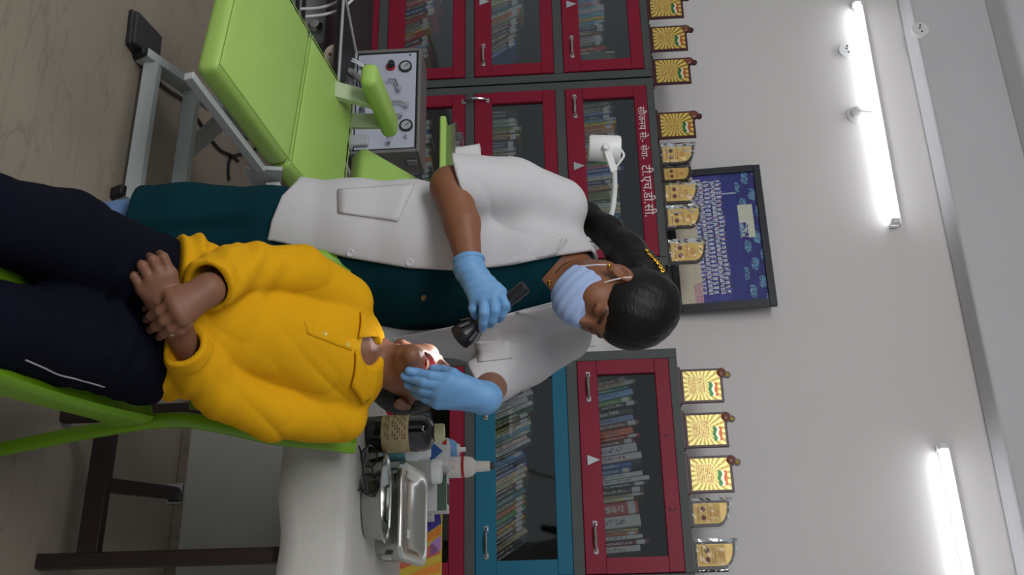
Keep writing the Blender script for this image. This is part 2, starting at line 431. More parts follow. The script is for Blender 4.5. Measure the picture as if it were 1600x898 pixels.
ORD = ['first', 'second', 'third', 'fourth', 'fifth', 'sixth', 'seventh', 'eighth', 'ninth', 'tenth', 'eleventh', 'twelfth', 'thirteenth', 'fourteenth', 'fifteenth', 'sixteenth', 'seventeenth', 'eighteenth', 'nineteenth',
       'twentieth', 'twenty-first', 'twenty-second', 'twenty-third', 'twenty-fourth', 'twenty-fifth', 'twenty-sixth', 'twenty-seventh', 'twenty-eighth', 'twenty-ninth', 'thirtieth',
       'thirty-first', 'thirty-second', 'thirty-third', 'thirty-fourth', 'thirty-fifth', 'thirty-sixth', 'thirty-seventh', 'thirty-eighth', 'thirty-ninth', 'fortieth', 'forty-first', 'forty-second', 'forty-third', 'forty-fourth', 'forty-fifth']
def shelf_books(xa, xb, z, where, group, seq, lean0, lean1, hr=(.2, .245), seed=1, tr=(.012, .03), sticker=.8):
    """seq: list of colour names or (colour, thickness, height); cycles at random once used up"""
    R = random.Random(seed); x = xa; i = 0; names = list(PAL)
    hbase = R.uniform(*hr)
    while x < xb and i < len(ORD):
        if i < len(seq): s = seq[i]
        else: s = R.choice(['white', 'pale grey', 'blue', 'navy', 'pale blue', 'teal', 'green', 'dark green', 'olive', 'brown', 'tan', 'maroon', 'dark grey', 'lavender', 'red', 'orange'])
        if isinstance(s, str):
            if R.random() < .35: hbase = R.uniform(*hr)
            s = (s, R.uniform(*tr), hbase)
        col, th, h = s
        f = (x-xa)/(xb-xa); le = math.radians(lean0+(lean1-lean0)*f)
        o = bpy.data.objects.new('book', ME_book); put(o)
        dp = R.uniform(.13, .16); y = YC+.05+R.uniform(0, .018)
        o.scale = (th, dp, h)
        # local x of the unit book is centred: pivot on its lower left corner, top leaning left
        o.rotation_euler = (0, -le, 0)
        o.location = (x+th*.5*math.cos(le), y, z+.0045+th*.5*math.sin(le))
        c = s2l(tuple(min(255, max(0, v+R.randint(-12, 12))) for v in PAL[col])); o.color = (*c, 1)
        size = 'thick' if th > .026 else ('thin' if th < .015 else 'slim')
        tag(o, f'{size} {col} book, {ORD[i]} from the left behind {where}', 'book', group)
        if R.random() < sticker:
            k = bpy.data.objects.new('spine_label', ME_stick); put(k, o)
        x += th/math.cos(le)+.0012+max(0, lean1-lean0)*math.pi/180*(th/(xb-xa))*h*1.25; i += 1
shelf_books(-1.615, -0.87, 1.305, 'the upper crimson door, right bookcase', 'books behind the top right door',
    ['dark green', 'brown', ('tan', .02, .24), 'teal', 'pale blue', ('green', .024, .22), 'black', ('black', .03, .22), ('lavender', .028, .22), 'brown', ('orange', .03, .215), 'red', ('maroon', .02, .22), ('white', .04, .225), 'white', ('blue', .022, .2), ('blue', .02, .2), 'white', ('white', .02, .27), ('dark grey', .016, .26), 'black', 'tan',
     ('cream', .014, .2), ('red', .055, .215), ('white', .05, .22), ('tan', .014, .21), ('orange', .012, .21), 'white', ('maroon', .02, .25), 'white', ('black', .03, .215), 'pale grey', ('green', .022, .17), ('brown', .024, .2), 'tan', 'black', 'dark green'],
    12, 3, seed=3)
shelf_books(-1.62, -0.80, .866, 'the teal door', 'books behind the teal door',
    ['brown', 'maroon', ('red', .024, .22), 'dark grey', 'black', 'white', ('white', .026, .22), 'white', 'dark green', 'maroon', 'olive', 'white', 'pale blue', 'pale grey', ('white', .018, .22), 'white', 'black', ('pale blue', .02, .2), 'blue', 'navy', 'lavender', 'cream', 'cream', 'maroon', 'dark green', 'teal', 'olive', 'orange', 'green', 'navy', 'yellow', 'olive', 'black', 'tan', 'black', 'dark grey'],
    18, 34, seed=5, tr=(.012, .024))
shelf_books(-3.03, -2.235, 1.305, 'the crimson door with painted writing', 'books behind the lettered door',
    ['pale grey', 'brown', 'dark green', 'lavender', 'navy', 'pale blue', 'yellow', ('orange', .024, .22), ('tan', .026, .22), 'brown', 'maroon', 'pale blue', 'white', ('red', .02, .22), ('red', .04, .21), 'maroon', 'green', 'pink', ('blue', .022, .25), 'pale blue', 'white', ('navy', .016, .2), 'dark grey', 'tan', ('olive', .026, .22), 'olive', 'dark green', 'white', 'cream', 'white', 'teal', ('pale blue', .016, .21)],
    6, 3, seed=8, tr=(.013, .022))
shelf_books(-3.03, -2.27, .866, 'the second crimson door, lettered bookcase', 'books behind the middle door',
    ['dark grey', 'dark green', 'navy', 'pale grey', 'pale grey', 'olive', 'olive', ('yellow', .018, .2), 'brown', 'navy', 'navy', 'pale grey', 'cream', 'black', ('teal', .02, .22), 'pale blue', 'dark grey', 'brown'], 2, 2, hr=(.17, .21), seed=11, tr=(.014, .022))
shelf_books(-3.03, -2.3, .428, 'the third crimson door, lettered bookcase', 'books behind the low left door',
    ['brown', 'dark green', 'maroon', 'brown', 'navy', ('blue', .03, .2), 'pale grey', 'dark green', ('green', .022, .2), 'olive', 'dark grey', 'tan'], 14, 22, hr=(.18, .22), seed=12)
shelf_books(-3.80, -3.345, 1.305, 'the top crimson door, far left bookcase', 'books behind the top left door',
    ['pale grey', 'navy', 'navy', 'lavender', 'white', 'pale blue', 'orange', 'pale blue', 'white', 'pale blue', 'yellow', 'pale blue', ('teal', .02, .19), 'navy', 'dark grey'], 8, 6, hr=(.18, .21), seed=13)
shelf_books(-3.80, -3.31, .866, 'the second crimson door, far left bookcase', 'books behind the middle left door',
    ['brown', 'orange', 'brown', 'tan', ('cream', .036, .235), 'brown', 'teal', ('white', .022, .24), 'orange', 'pale grey', 'olive', 'maroon', 'navy', 'brown', 'tan', 'dark green', ('blue', .024, .23), 'pale blue', 'white', 'navy', 'lavender', 'white', 'blue'], 14, 36, hr=(.21, .245), seed=14)
shelf_books(-3.90, -3.30, .428, 'the third crimson door, far left bookcase', 'books behind the low far left door',
    ['teal', 'blue', 'orange', 'tan', 'yellow', 'white', 'dark grey', ('red', .04, .24), 'navy', ('blue', .02, .22), 'maroon', 'red', 'maroon', 'brown', 'pale grey', 'yellow', ('red', .03, .17)], 14, 28, hr=(.2, .24), seed=15)
shelf_books(-1.62, -0.80, .428, 'the low crimson door, right bookcase', 'books behind the low right door',
    ['dark grey', 'black', 'brown', 'navy', 'black', 'maroon'], 6, 12, hr=(.2, .26), seed=16, sticker=.3)
# large dark green book standing face-out at the end of a shelf
t = thing('large_book', 'large dark green book shown cover-first behind top left crimson door', 'book', (-3.255, YC+.06, 1.3095))
bm = BM(); box(bm, (-3.335, YC+.045, 1.3095), (-3.175, YC+.075, 1.565), .003, 1); obj('cover', bm, mat('green_cover', (40, 72, 60), .4), t)
bm = BM(); lathe(bm, [(.085, 0), (.085, .0012), (0, .0014)], n=30, M=axisM((-3.262, YC+.0448, 1.47), (0, -1, 0))); obj('printed_disc', bm, mat('green_print', (78, 100, 84), .5), t)
bm = BM(); box(bm, (-3.345, YC+.05, 1.3095), (-3.337, YC+.2, 1.555)); tag(obj('book', bm, mat('pale_cover', (208, 206, 184), .5)), 'thin pale book standing against the large dark green book', 'book')
bm = BM(); box(bm, (-.055, 0, 0), (.055, .15, .03), .003, 1, Matrix.Translation((-2.255, YC+.06, 1.35)) @ Matrix.Rotation(.45, 4, 'Y'))
tag(obj('book', bm, mat('tan_cover', (150, 130, 110), .5)), 'loose tan book lying aslant at right end behind lettered door', 'book')

# ------------------------------------------------------------------ framed group photograph on the wall
RN = np.random.RandomState(4)
def cl(c, k): return tuple(max(0, min(255, v*k)) for v in c)
def photo_print(u, v):
    n = RN.rand()
    if v < .26:
        return cl((206, 196, 172), .94+.1*n) if not (u > .84 and v > .16 and n > .4) else (196, 130, 160)
    if v < .60:                                     # rows of people in pale clothes
        row = int((v-.26)/.068); k = (u*30+row*.5) % 1; hv = ((v-.26)/.068) % 1
        if u < .05 or u > .93: return cl((66, 66, 140), .8+.4*n)
        if hv > .68 and .3 < k < .7: return cl((58, 46, 60), .8+.6*n)
        if .14 < k < .86 and n > .12:
            return cl((204, 214, 222), .8+.25*n) if RN.rand() > .13 else cl((176, 104, 150), .9+.2*n)
        return cl((70, 76, 150), .8+.5*n)
    if v < .76: return cl((46, 52, 128), .85+.3*n) if not (abs(u-.16) < .006) else (150, 170, 190)
    if .26 < u < .52 and v < .94 and not (.40 < u and v < .86 and n > .3): return cl((206, 208, 190), .93+.1*n)
    t = math.sin(u*37+v*21)+math.sin(u*19-v*43+1)
    if t > .4 and n > .25: return cl((96, 140, 170), .7+.5*n)
    return cl((40, 42, 112), .8+.5*n)
M_print = mat('printed_sheet', (0, 0, 0), .55, var=.03, attr='Col')
t = thing('picture_frame', 'large black-framed group photograph tilting forward behind the trophies', 'picture', (-2.43, YW-.05, 1.775))
Mf = Matrix.Translation((0, -.012, 0)) @ Matrix.Rotation(math.radians(4), 4, 'X')
fw, fh, e = .765, .475, .036
bm = BM()
box(bm, (-fw/2, -.012, 0), (fw/2, .012, e), .003, 1); box(bm, (-fw/2, -.012, fh-e), (fw/2, .012, fh), .003, 1)
box(bm, (-fw/2, -.012, e), (-fw/2+e, .012, fh-e)); box(bm, (fw/2-e, -.012, e), (fw/2, .012, fh-e))
bmesh.ops.transform(bm, matrix=Mf, verts=bm.verts); obj('frame', bm, mat('black_frame', (40, 41, 46), .4), t, local=True)
bm = BM(); box(bm, (-fw/2+.01, .004, .01), (fw/2-.01, .010, fh-.01)); bmesh.ops.transform(bm, matrix=Mf, verts=bm.verts); obj('backing', bm, MATS['dark_plastic'], t, local=True)
painted('photograph', photo_print, fw-2*e+.004, fh-2*e+.004, 150, 92, M_print, t, Mf @ Matrix.Translation((0, -.001, e-.002)))

# ------------------------------------------------------------------ award plaques and trophies on the bookcases
M_wood = mat('plaque_wood', (66, 20, 22), .35, var=.2, vscale=20)
def gold_print(pale):
    base = np.array((214, 186, 96)) if not pale else np.array((222, 206, 130))
    R = np.random.RandomState(9)
    def fn(u, v):
        a = math.atan2((v-.45)*1.25, u-.5)
        if .17 < u < .80 and .10 < v < .60:
            if abs(u-.485) < .29 and .12 < v < .57 and (v*26) % 1 < .45 and R.rand() < .62: return (176, 104, 62)
            return cl(base, 1.0)
        if .40 < u < .88 and .66 < v < .92:
            wv = v+.018*math.sin(u*22)
            if .84 < wv: return (196, 92, 44)
            if .77 < wv: return (236, 228, 196)
            if .68 < wv: return (44, 118, 62)
        k = math.sin(a*22)
        return cl(base, 1.12) if k > 0 else cl((186, 160, 84) if pale else (156, 124, 56), 1)
    return fn
GP = {}
def plaque(x, y, label, size=1.0, pale=False, yaw=0.0, right=False):
    p = onZ(x, y, 1.7275); px = onY(x, y, YC+.045)[0]
    t = thing('award_plaque', label, 'award', (px, YC+.045, 1.7275), 'gold award plaques with a flag on the bookcases', rotz=yaw)
    w_, h_ = .152*size, .178*size
    bm = BM(); box(bm, (-w_/2-.006, -.022, 0), (w_/2+.006, .03, .012), .002, 1); obj('base', bm, M_wood, t, local=True)
    bm = BM(); box(bm, (-w_/2, -.006, .012), (w_/2, .006, .012+h_), .002, 1)
    lathe(bm, [(.024, -.005), (.024, .005)], n=22, M=axisM((-w_/2+.022, 0, h_+.008), (0, -1, 0)))
    lathe(bm, [(.015, -.004), (.015, .004)], n=18, M=axisM((-w_/2+.030, .0, h_+.034), (0, -1, 0)))
    obj('board', bm, M_wood, t, local=True)
    painted('gold_plate', GP.setdefault(pale, gold_print(pale)), w_-.022, h_-.022, 40, 48, mat('gold_print', (0, 0, 0), .32, .35, var=.05, attr='Col'), t, Matrix.Translation((0, -.0068, .023)))
    bm = BM(); lathe(bm, [(.018, 0), (.018, .003), (.012, .006), (0, .007)], n=20, M=axisM((-w_/2+.022, -.005, h_+.008), (0, -1, 0)))
    obj('emblem_disc', bm, mat('emblem_brown', (122, 64, 44), .35, var=.25, vscale=60), t, local=True, smooth=True)
    if right:
        bm = BM(); lathe(bm, [(.008, 0), (.008, .003), (0, .006)], n=14, M=axisM((-w_/2+.030, -.004, h_+.034), (0, -1, 0))); obj('emblem_top', bm, mat('emblem_gold', (206, 176, 84), .3, .6), t, local=True)
plaque(1016, 12, 'gold plaque with flag and dark wood border, topmost in picture', .98)
plaque(1021, 62, 'gold plaque with flag, second from the top picture edge')
plaque(1026, 113, 'gold plaque with flag, third from the top picture edge')
plaque(1032, 197, 'gold plaque with flag standing next to the wrapped trophies', .98)
plaque(1066, 604, 'pale gold plaque with flag, nearest the woman on the right bookcase', 1.0, True, .03, True)
plaque(1074, 673, 'pale gold plaque with flag, middle one of three on right bookcase', 1.0, True, 0, True)
plaque(1079, 742, 'pale gold plaque with flag beside the glaring wrapped trophy', 1.02, True, 0, True)
M_wrap = glassy('clear_wrap', (.98, .98, .98), .03, .16)
def shield_print(u, v):
    R = shield_print.R
    for cx in (.27, .73):
        e = ((u-cx)/.17)**2+((v-.34)/.11)**2
        if e < 1: return (96, 50, 38) if e < .55 else (196, 150, 84)
    if .1 < u < .9 and .52 < v < .68 and (v*30) % 1 < .5 and R.rand() < .7: return (176, 112, 56)
    if ((u-.5)/.2)**2+((v-.84)/.12)**2 < 1 and R.rand() < .6: return (198, 132, 66)
    if .08 < u < .92 and .06 < v < .18 and (v*44) % 1 < .5 and R.rand() < .75: return (164, 124, 70)
    return (222, 186, 104)
shield_print.R = np.random.RandomState(2)
def trophy(x, y, label, size=1.0, yaw=0.0):
    px = onY(x, y, YC+.045)[0]; w_, h_ = .098*size, .165*size
    t = thing('wrapped_trophy', label, 'trophy', (px, YC+.045, 1.7275), 'clear-wrapped shield trophies on the bookcases', rotz=yaw)
    def outline(g):
        pts = [(-w_/2-g, .012-g), (w_/2+g, .012-g), (w_/2+g, h_*.72)]
        for k in range(9):
            a = k/8; pts.append((w_/2+g-(w_+2*g)*a*(.12+.88*a), h_*.72+(h_*.28+g)*math.sin(a*math.pi/2)))
        return pts
    bm = BM(); prism(bm, outline(.005), -.007, .007); obj('shield', bm, mat('shield_dark', (46, 36, 26), .35), t, local=True)
    bm = BM(); prism(bm, [(a, b) for a, b in outline(-.007)], -.0085, -.0071); obj('gold_face', bm, mat('gold_face', (222, 186, 104), .4, .2), t, local=True)
    painted('printed_face', shield_print, w_*.80, h_*.64, 30, 40, M_print, t, Matrix.Translation((0, -.009, .022)))
    bm = BM(); box(bm, (-w_/2-.008, -.02, 0), (w_/2+.008, .02, .011), .002, 1); obj('base', bm, mat('shield_dark', (0, 0, 0)), t, local=True)
    # crinkled clear wrap around it
    bm = BM(); R = random.Random(label); nx = 10; nz = 14; g = .016
    for sy in (-1, 1):
        vs = {}
        for j in range(nz+1):
            for i in range(nx+1):
                z = (h_+.03)*j/nz; xx = (-w_/2-g)+(w_+2*g)*i/nx; e_ = 1-abs(2*i/nx-1)**4
                zz = min(z, h_*1.02+.012-.045*size*(i/nx)**2)
                vs[i, j] = bm.verts.new((xx, sy*(.003+.015*e_*(1 if j < nz else .2))+R.uniform(-.0025, .0025), max(.001, zz)))
        for j in range(nz):
            for i in range(nx):
                f = [vs[i, j], vs[i+1, j], vs[i+1, j+1], vs[i, j+1]]
                try: bm.faces.new(f if sy < 0 else f[::-1])
                except ValueError: pass
    obj('clear_wrap', bm, M_wrap, t, local=True)
trophy(1035, 243, 'clear-wrapped gold shield trophy, nearest the wooden plaques')
trophy(1038, 274, 'clear-wrapped gold shield trophy, second of five by the group photo', .86, -.2)
trophy(1041, 303, 'clear-wrapped gold shield trophy, third of five by the group photo', 1.0, .05)
trophy(1044, 341, 'clear-wrapped gold shield trophy, fourth of five by the group photo', 1.02)
trophy(1052, 395, 'clear-wrapped gold shield trophy closest to the hair clip', 1.06)
trophy(1087, 803, 'glaring clear-wrapped shield trophy beside the plaques on right bookcase', .98)
trophy(1093, 868, 'clear-wrapped gold shield trophy at the bottom picture edge', 1.02)

# ================================================================== furniture
# ------------------------------------------------------------------ table with a white cloth
M_iron = mat('brown_iron', (44, 30, 27), .5, .2, var=.15)
TX0, TX1, TY0, TY1, TZ = -.98, .45, 2.50, 3.52, .725
t = thing('table', 'cloth-covered table on a dark brown iron frame', 'table', ((TX0+TX1)/2, 2.95, 0))
bm = BM(); box(bm, (TX0+.01, TY0+.01, TZ-.03), (TX1-.01, TY1-.01, TZ)); obj('tabletop', bm, mat('table_wood', (120, 92, 64), .6), t)
LXL = float(onZ(88, 642, 0)[0])
for lx in (-.515, LXL):
    for ly in (TY0+.03, TY1-.06):
        bm = BM(); box(bm, (lx-.017, ly-.017, 0), (lx+.017, ly+.017, TZ-.03), .002, 1); obj('leg', bm, M_iron, t)
bm = BM(); box(bm, (LXL, TY0+.013, .095), (-.53, TY0+.045, .145), .002, 1); obj('stretcher', bm, M_iron, t)
bm = BM(); q0, q1 = onZ(160, 757, .12), onZ(270, 770, .12); bar(bm, q0, q1, .034, .034); obj('stretcher', bm, M_iron, t)
bm = BM(); box(bm, (q1[0]-.03, q1[1], .10), (q1[0]+.03, q1[1]+.02, .15), .003, 1); obj('bracket', bm, M_chrome, t)
def table_cloth():
    vs = []; fs = []; nx, ny = 60, 30; g = .018; zt = TZ+.0145
    # outline path across: front hem -> front edge -> top -> back edge -> hem
    R = np.random.RandomState(3)
    prof = [(TY0-g-.012, .585), (TY0-g-.010, .63), (TY0-g-.004, .68), (TY0-g, .715), (TY0-g+.004, zt-.006), (TY0-g+.014, zt)]
    prof += [(TY0-g+.014+(TY1-TY0)*k/10, zt) for k in range(1, 10)]+[(TY1+g-.014, zt), (TY1+g, zt-.008), (TY1+g+.004, .68), (TY1+g+.006, .6)]
    xs = np.linspace(TX0-g, TX1+g, nx)
    for i, x in enumerate(xs):
        for j, (y, z) in enumerate(prof):
            k = max(0, (zt-z)/.14)
            yy = y+(.010*math.sin(x*9+1)+.006*math.sin(x*23))*k*(1 if j < 6 else -1)
            zz = z+(-.010*math.sin(x*5.1)+.004*math.sin(x*31))*(k if k > .7 else 0)
            vs.append((x, yy, zz))
    n = len(prof)
    for i in range(nx-1):
        for j in range(n-1): fs.append((i*n+j, (i+1)*n+j, (i+1)*n+j+1, i*n+j+1))
    # side drops
    for si, sx in ((0, -1), (nx-1, 1)):
        x = xs[si]; b = len(vs)
        for j, (y, z) in enumerate(prof):
            for kk, zz in enumerate((zt-.008, .66, .59)):
                if j < 5 or j > n-5: zz = min(zz, z)
                vs.append((x+sx*(.004+.008*kk), y, zz))
        for j in range(n-1):
            a = si*n+j; c = b+j*3
            fs.append((a, a+1, c+3, c))
            for kk in range(2): fs.append((c+kk, c+3+kk, c+4+kk, c+1+kk))
    return vs, fs
M_cloth = mat('white_tablecloth', (190, 187, 180), .85, var=.05, vscale=9, bump=.35, bscale=420)
o = obj('tablecloth', table_cloth(), M_cloth, smooth=2); tag(o, 'white cotton tablecloth hanging over the front of the table', 'tablecloth')
md = o.modifiers.new('thickness', 'SOLIDIFY'); md.thickness = .002; md.offset = 1

t = thing('laminate_board', 'white laminate board with a worn bottom edge standing under the table', 'board', (-.85, 3.35, 0))
bm = BM(); box(bm, (-1.30, 3.345, .028), (-.30, 3.365, .60), .002, 1); obj('panel', bm, mat('white_laminate', (168, 166, 158), .5, var=.08, vscale=4), t)
bm = BM(); box(bm, (-1.30, 3.338, .0), (-.30, 3.372, .03), .003, 1); obj('worn_edge', bm, mat('worn_wood', (120, 108, 92), .7, var=.35, vscale=25), t)

# ------------------------------------------------------------------ things on the table
ZT = TZ+.0165
M_steel = mat('stainless_steel', (186, 188, 182), .2, 1, var=.04)
M_amber = mat('black_bottle', (18, 12, 12), .12, var=.1, coat=.5)
def lathe_thing(name, label, cat, c, parts, group=None):
    t = thing(name, label, cat, c, group)
    for pn, prof, mt, kw in parts:
        bm = BM(); lathe(bm, prof, n=kw.get('n', 32), sx=kw.get('sx', 1), sy=kw.get('sy', 1)); obj(pn, bm, mt, t, local=True, smooth=True)
    return t
def tabp(x, y): return onZ(x, y, ZT)
M_label = mat('paper_label', (168, 148, 108), .6, var=.22, vscale=45)
p = onY(640, 677, 2.70)
t = lathe_thing('dark_bottle', 'large dark brown bottle with a tan paper label', 'bottle', (p[0], 2.70, ZT), [
    ('body', [(.044, 0), (.048, .004), (.048, .145), (.044, .160), (.030, .170), (.022, .174), (.022, .178)], M_amber, {}),
    ('paper_label', [(.0484, .042), (.0488, .043), (.0488, .112), (.0484, .113)], M_label, {}),
    ('cap', [(.021, .175), (.023, .177), (.023, .198), (.021, .200), (0, .200)], mat('cream_cap', (206, 204, 160), .45), {})])
bm = BM()
for k in range(9):
    if k in (2,): continue
    for q in range(10):
        a = math.radians(215+q*9.5)
        if (k*7+q*3) % 10 < 7: box(bm, (-.0032, -.0004, -.0011), (.0032, .0004, .0011), M=Matrix.Rotation(a+math.pi/2, 4, 'Z').to_4x4() if False else Matrix.Translation((.0491*math.cos(a), .0491*math.sin(a), .054+k*.0062)) @ Matrix.Rotation(a+math.pi/2, 4, 'Z'))
obj('label_print', bm, mat('label_ink', (92, 62, 46), .6), t, local=True)
p = onY(700, 730, 3.16)
t = lathe_thing('spray_bottle', 'tall white plastic bottle with a red band and tapered neck', 'bottle', (p[0], 3.16, ZT), [
    ('body', [(.029, 0), (.032, .004), (.032, .212), (.028, .228), (.020, .236), (.015, .239)], mat('milky_plastic', (214, 208, 200), .4), {}),
    ('red_band', [(.0322, .196), (.0326, .197), (.0326, .204), (.0322, .205)], mat('band_red', (168, 24, 26), .4), {}),
    ('neck', [(.017, .238), (.015, .278), (.0145, .281), (0, .281)], mat('milky_plastic', (0, 0, 0)), {}),
    ('nozzle', [(.011, .281), (.011, .291), (.008, .295), (0, .295)], mat('dark_nozzle', (58, 44, 40), .5), {})])
bm = BM()
for k in range(16):
    for q in range(8):
        a = math.radians(238+q*8)
        if (k*5+q*3) % 8 < 6: box(bm, (-.0017, -.0003, -.0008), (.0017, .0003, .0008), M=Matrix.Translation((.0323*math.cos(a), .0323*math.sin(a), .07+k*.0072)) @ Matrix.Rotation(a+math.pi/2, 4, 'Z'))
obj('label_print', bm, mat('pink_ink', (190, 130, 116), .6), t, local=True)
p = onY(697, 703, 3.20)
lathe_thing('drop_bottle', 'small light blue squeeze bottle with a white nozzle', 'bottle', (p[0], 3.20, ZT), [
    ('body', [(.034, 0), (.036, .004), (.036, .15), (.030, .168), (.02, .178)], mat('blue_plastic', (112, 158, 210), .35), {}),
    ('collar', [(.018, .177), (.018, .185), (0, .185)], M_white, {}), ('nozzle', [(.008, .185), (.0075, .203), (0, .204)], M_white, {})])
p = onY(622, 706, 2.86)
lathe_thing('gel_tube', 'pale tube with a turquoise print lying behind the dark bottle', 'tube', (p[0], 2.86, ZT), [
    ('body', [(.025, 0), (.026, .004), (.026, .11), (.02, .118)], mat('pale_plastic', (206, 214, 214), .4), {}), ('print_band', [(.0262, .015), (.0264, .016), (.0264, .075), (.0262, .076)], mat('turquoise_print', (92, 150, 160), .5, var=.3, vscale=60), {}),
    ('cap', [(.019, .117), (.019, .14), (.017, .142), (0, .142)], M_white, {})])
# cotton / paste carton with blue diamond, roll tin, glove box
def carton(name, label, x, y, yy, w_, d_, h_, rz, material, extra=()):
    p = onY(x, y, yy); t = thing(name, label, 'box', (p[0], yy, ZT), rotz=rz)
    bm = BM(); box(bm, (-w_/2, -d_/2, 0), (w_/2, d_/2, h_), .0015, 1); obj('carton', bm, material, t, local=True)
    for nm, poly, mt in extra:
        bm = BM(); prism(bm, poly, -d_/2-.0008, -d_/2); obj(nm, bm, mt, t, local=True)
    return t
M_card = mat('white_card', (206, 206, 206), .6, var=.04)
M_bluep = mat('blue_print', (40, 92, 160), .5); M_redp = mat('red_print', (196, 40, 40), .5); M_ink = mat('black_ink', (50, 50, 54), .6)
t = carton('material_carton', 'white carton with a blue diamond print behind the steel tray', 660, 712, 3.10, .085, .06, .165, -.12, M_card,
    [('blue_diamond', [(-.03, .118), (.0, .092), (.03, .118), (.0, .150)], M_bluep), ('red_mark', [(-.036, .148), (-.02, .148), (-.02, .160), (-.036, .160)], M_redp)])
text('Non Metal', 0, 0, 0, .013, M_ink, None, name='carton_lettering', align='CENTER', M=Matrix.Translation((0, -.0312, .078)) @ Matrix.Rotation(math.pi/2, 4, 'X')).parent = t
p = onY(662, 737, 3.04)
lathe_thing('cotton_tin', 'round white cotton tub with a rim behind the tray', 'tub', (p[0], 3.04, ZT), [
    ('body', [(.032, 0), (.033, .003), (.033, .125)], mat('tub_grey', (176, 178, 172), .5), {}), ('lid', [(.0355, .124), (.0355, .146), (.033, .15), (0, .151)], M_white, {})])
t = carton('glove_box', 'white and green disposable glove box behind the tray', 668, 773, 3.16, .105, .07, .155, .08, M_card,
    [('green_stripe', [(-.0525, .128), (.0525, .128), (.0525, .155), (-.0525, .155)], mat('green_print', (60, 160, 92), .5)), ('leaf_print', [(-.012, .07), (.0, .062), (.012, .078), (.006, .096), (-.008, .09)], mat('leaf_green', (84, 140, 108), .5))])
bm = BM(); box(bm, (-.03, -.02, .1552), (.03, .02, .1562)); obj('opening', bm, M_dark, t, local=True)
t = carton('paper_stack', 'small white paper block between glove box and leaflet', 655, 800, 3.22, .05, .05, .105, .0, M_card)
# oval deep bowl
p = onY(575, 778, 2.70)
t = thing('steel_bowl', 'deep oval stainless steel bowl at the table front', 'bowl', (p[0], 2.70, ZT))
bm = BM(); lathe(bm, [(.0, .001), (.050, 0), (.056, .004), (.062, .05), (.066, .052), (.064, .054), (.060, .05), (.053, .007), (.0, .006)], n=48, sx=1.75, sy=1.2); obj('bowl', bm, M_steel, t, local=True, smooth=True)
bm = BM(); box(bm, (-.066, .035, .0545), (.066, .056, .056), .0004, 1); obj('glass_strip', bm, glassy('clear_glass_strip', (.86, .93, .91), .1, .03), t, local=True)
# deep tray with lid
p = onY(600, 805, 2.92)
t = thing('instrument_tray', 'rectangular stainless steel instrument tray with a recessed lid', 'tray', (p[0], 2.92, ZT), rotz=.04)
def rrect(w_, d_, r, n=5):
    out = []
    for cx, cy, a0 in ((w_/2-r, d_/2-r, 0), (-w_/2+r, d_/2-r, 90), (-w_/2+r, -d_/2+r, 180), (w_/2-r, -d_/2+r, 270)):
        for k in range(n+1): a = math.radians(a0+90*k/n); out.append((cx+r*math.cos(a), cy+r*math.sin(a)))
    return out
def loops(bm, sec, cap0=True, cap1=True):
    R_ = [[bm.verts.new((x, y, z)) for x, y in pts] for pts, z in sec]
    for A, B in zip(R_, R_[1:]):
        n = len(A)
        for k in range(n): bm.faces.new((A[k], A[(k+1) % n], B[(k+1) % n], B[k]))
    if cap0: bm.faces.new(R_[0][::-1])
    if cap1: bm.faces.new(R_[-1])
    return bm
bm = BM(); loops(bm, [(rrect(.225, .15, .025), 0), (rrect(.232, .157, .028), .004), (rrect(.238, .163, .03), .056), (rrect(.25, .175, .034), .058), (rrect(.25, .175, .034), .060)]); obj('tray_body', bm, M_steel, t, local=True, smooth=True)
LIDM = Matrix.Translation((0, -.085, .0605)) @ Matrix.Rotation(math.radians(15), 4, 'X') @ Matrix.Translation((0, .085, -.0605))
bm = BM(); loops(bm, [(rrect(.262, .187, .036), .0605), (rrect(.262, .187, .036), .068), (rrect(.255, .18, .034), .073), (rrect(.225, .15, .03), .0735), (rrect(.205, .13, .028), .070), (rrect(.19, .115, .026), .064)])
bmesh.ops.transform(bm, matrix=LIDM, verts=bm.verts); obj('lid', bm, M_steel, t, local=True, smooth=True)
bm = BM(); box(bm, (.045, -.03, .0645), (.068, -.012, .0650), M=LIDM); obj('sticker', bm, M_card, t, local=True)
bm = BM(); box(bm, (.118, -.09, .02), (.13, -.06, .045), .003, 1); obj('latch', bm, M_chrome, t, local=True)
# leaflet standing against the wall side
p = onY(640, 850, 3.27)
t = thing('leaflet', 'colourful striped leaflet standing behind the steel tray', 'leaflet', (p[0], 3.27, ZT), rotz=-.03)
bm = BM(); box(bm, (-.105, 0, 0), (.105, .004, .125), .0005, 1); obj('sheet', bm, mat('leaflet_yellow', (206, 180, 60), .5), t, local=True)
for nm, poly, c in (('turquoise_band', [(-.105, .06), (-.06, .0), (-.02, .0), (-.105, .115)], (96, 190, 180)), ('violet_band', [(-.105, .118), (-.02, .0), (.02, .0), (-.06, .122)], (70, 60, 150)),
    ('orange_band', [(-.055, .122), (.025, .0), (.05, .0), (-.03, .122)], (222, 130, 50)), ('lilac_band', [(-.025, .122), (.0, .09), (.04, .09), (.02, .122)], (176, 130, 196)), ('coral_band', [(.0, .10), (.055, .0), (.075, .0), (.03, .122)], (206, 96, 80)), ('orange_stripe', [(.055, .122), (.09, .03), (.105, .03), (.085, .122)], (226, 140, 50))):
    bm = BM(); prism(bm, poly, -.0012-.0001*len(nm), -.0002); obj(nm, bm, mat('leaflet_'+nm, c, .5), t, local=True)
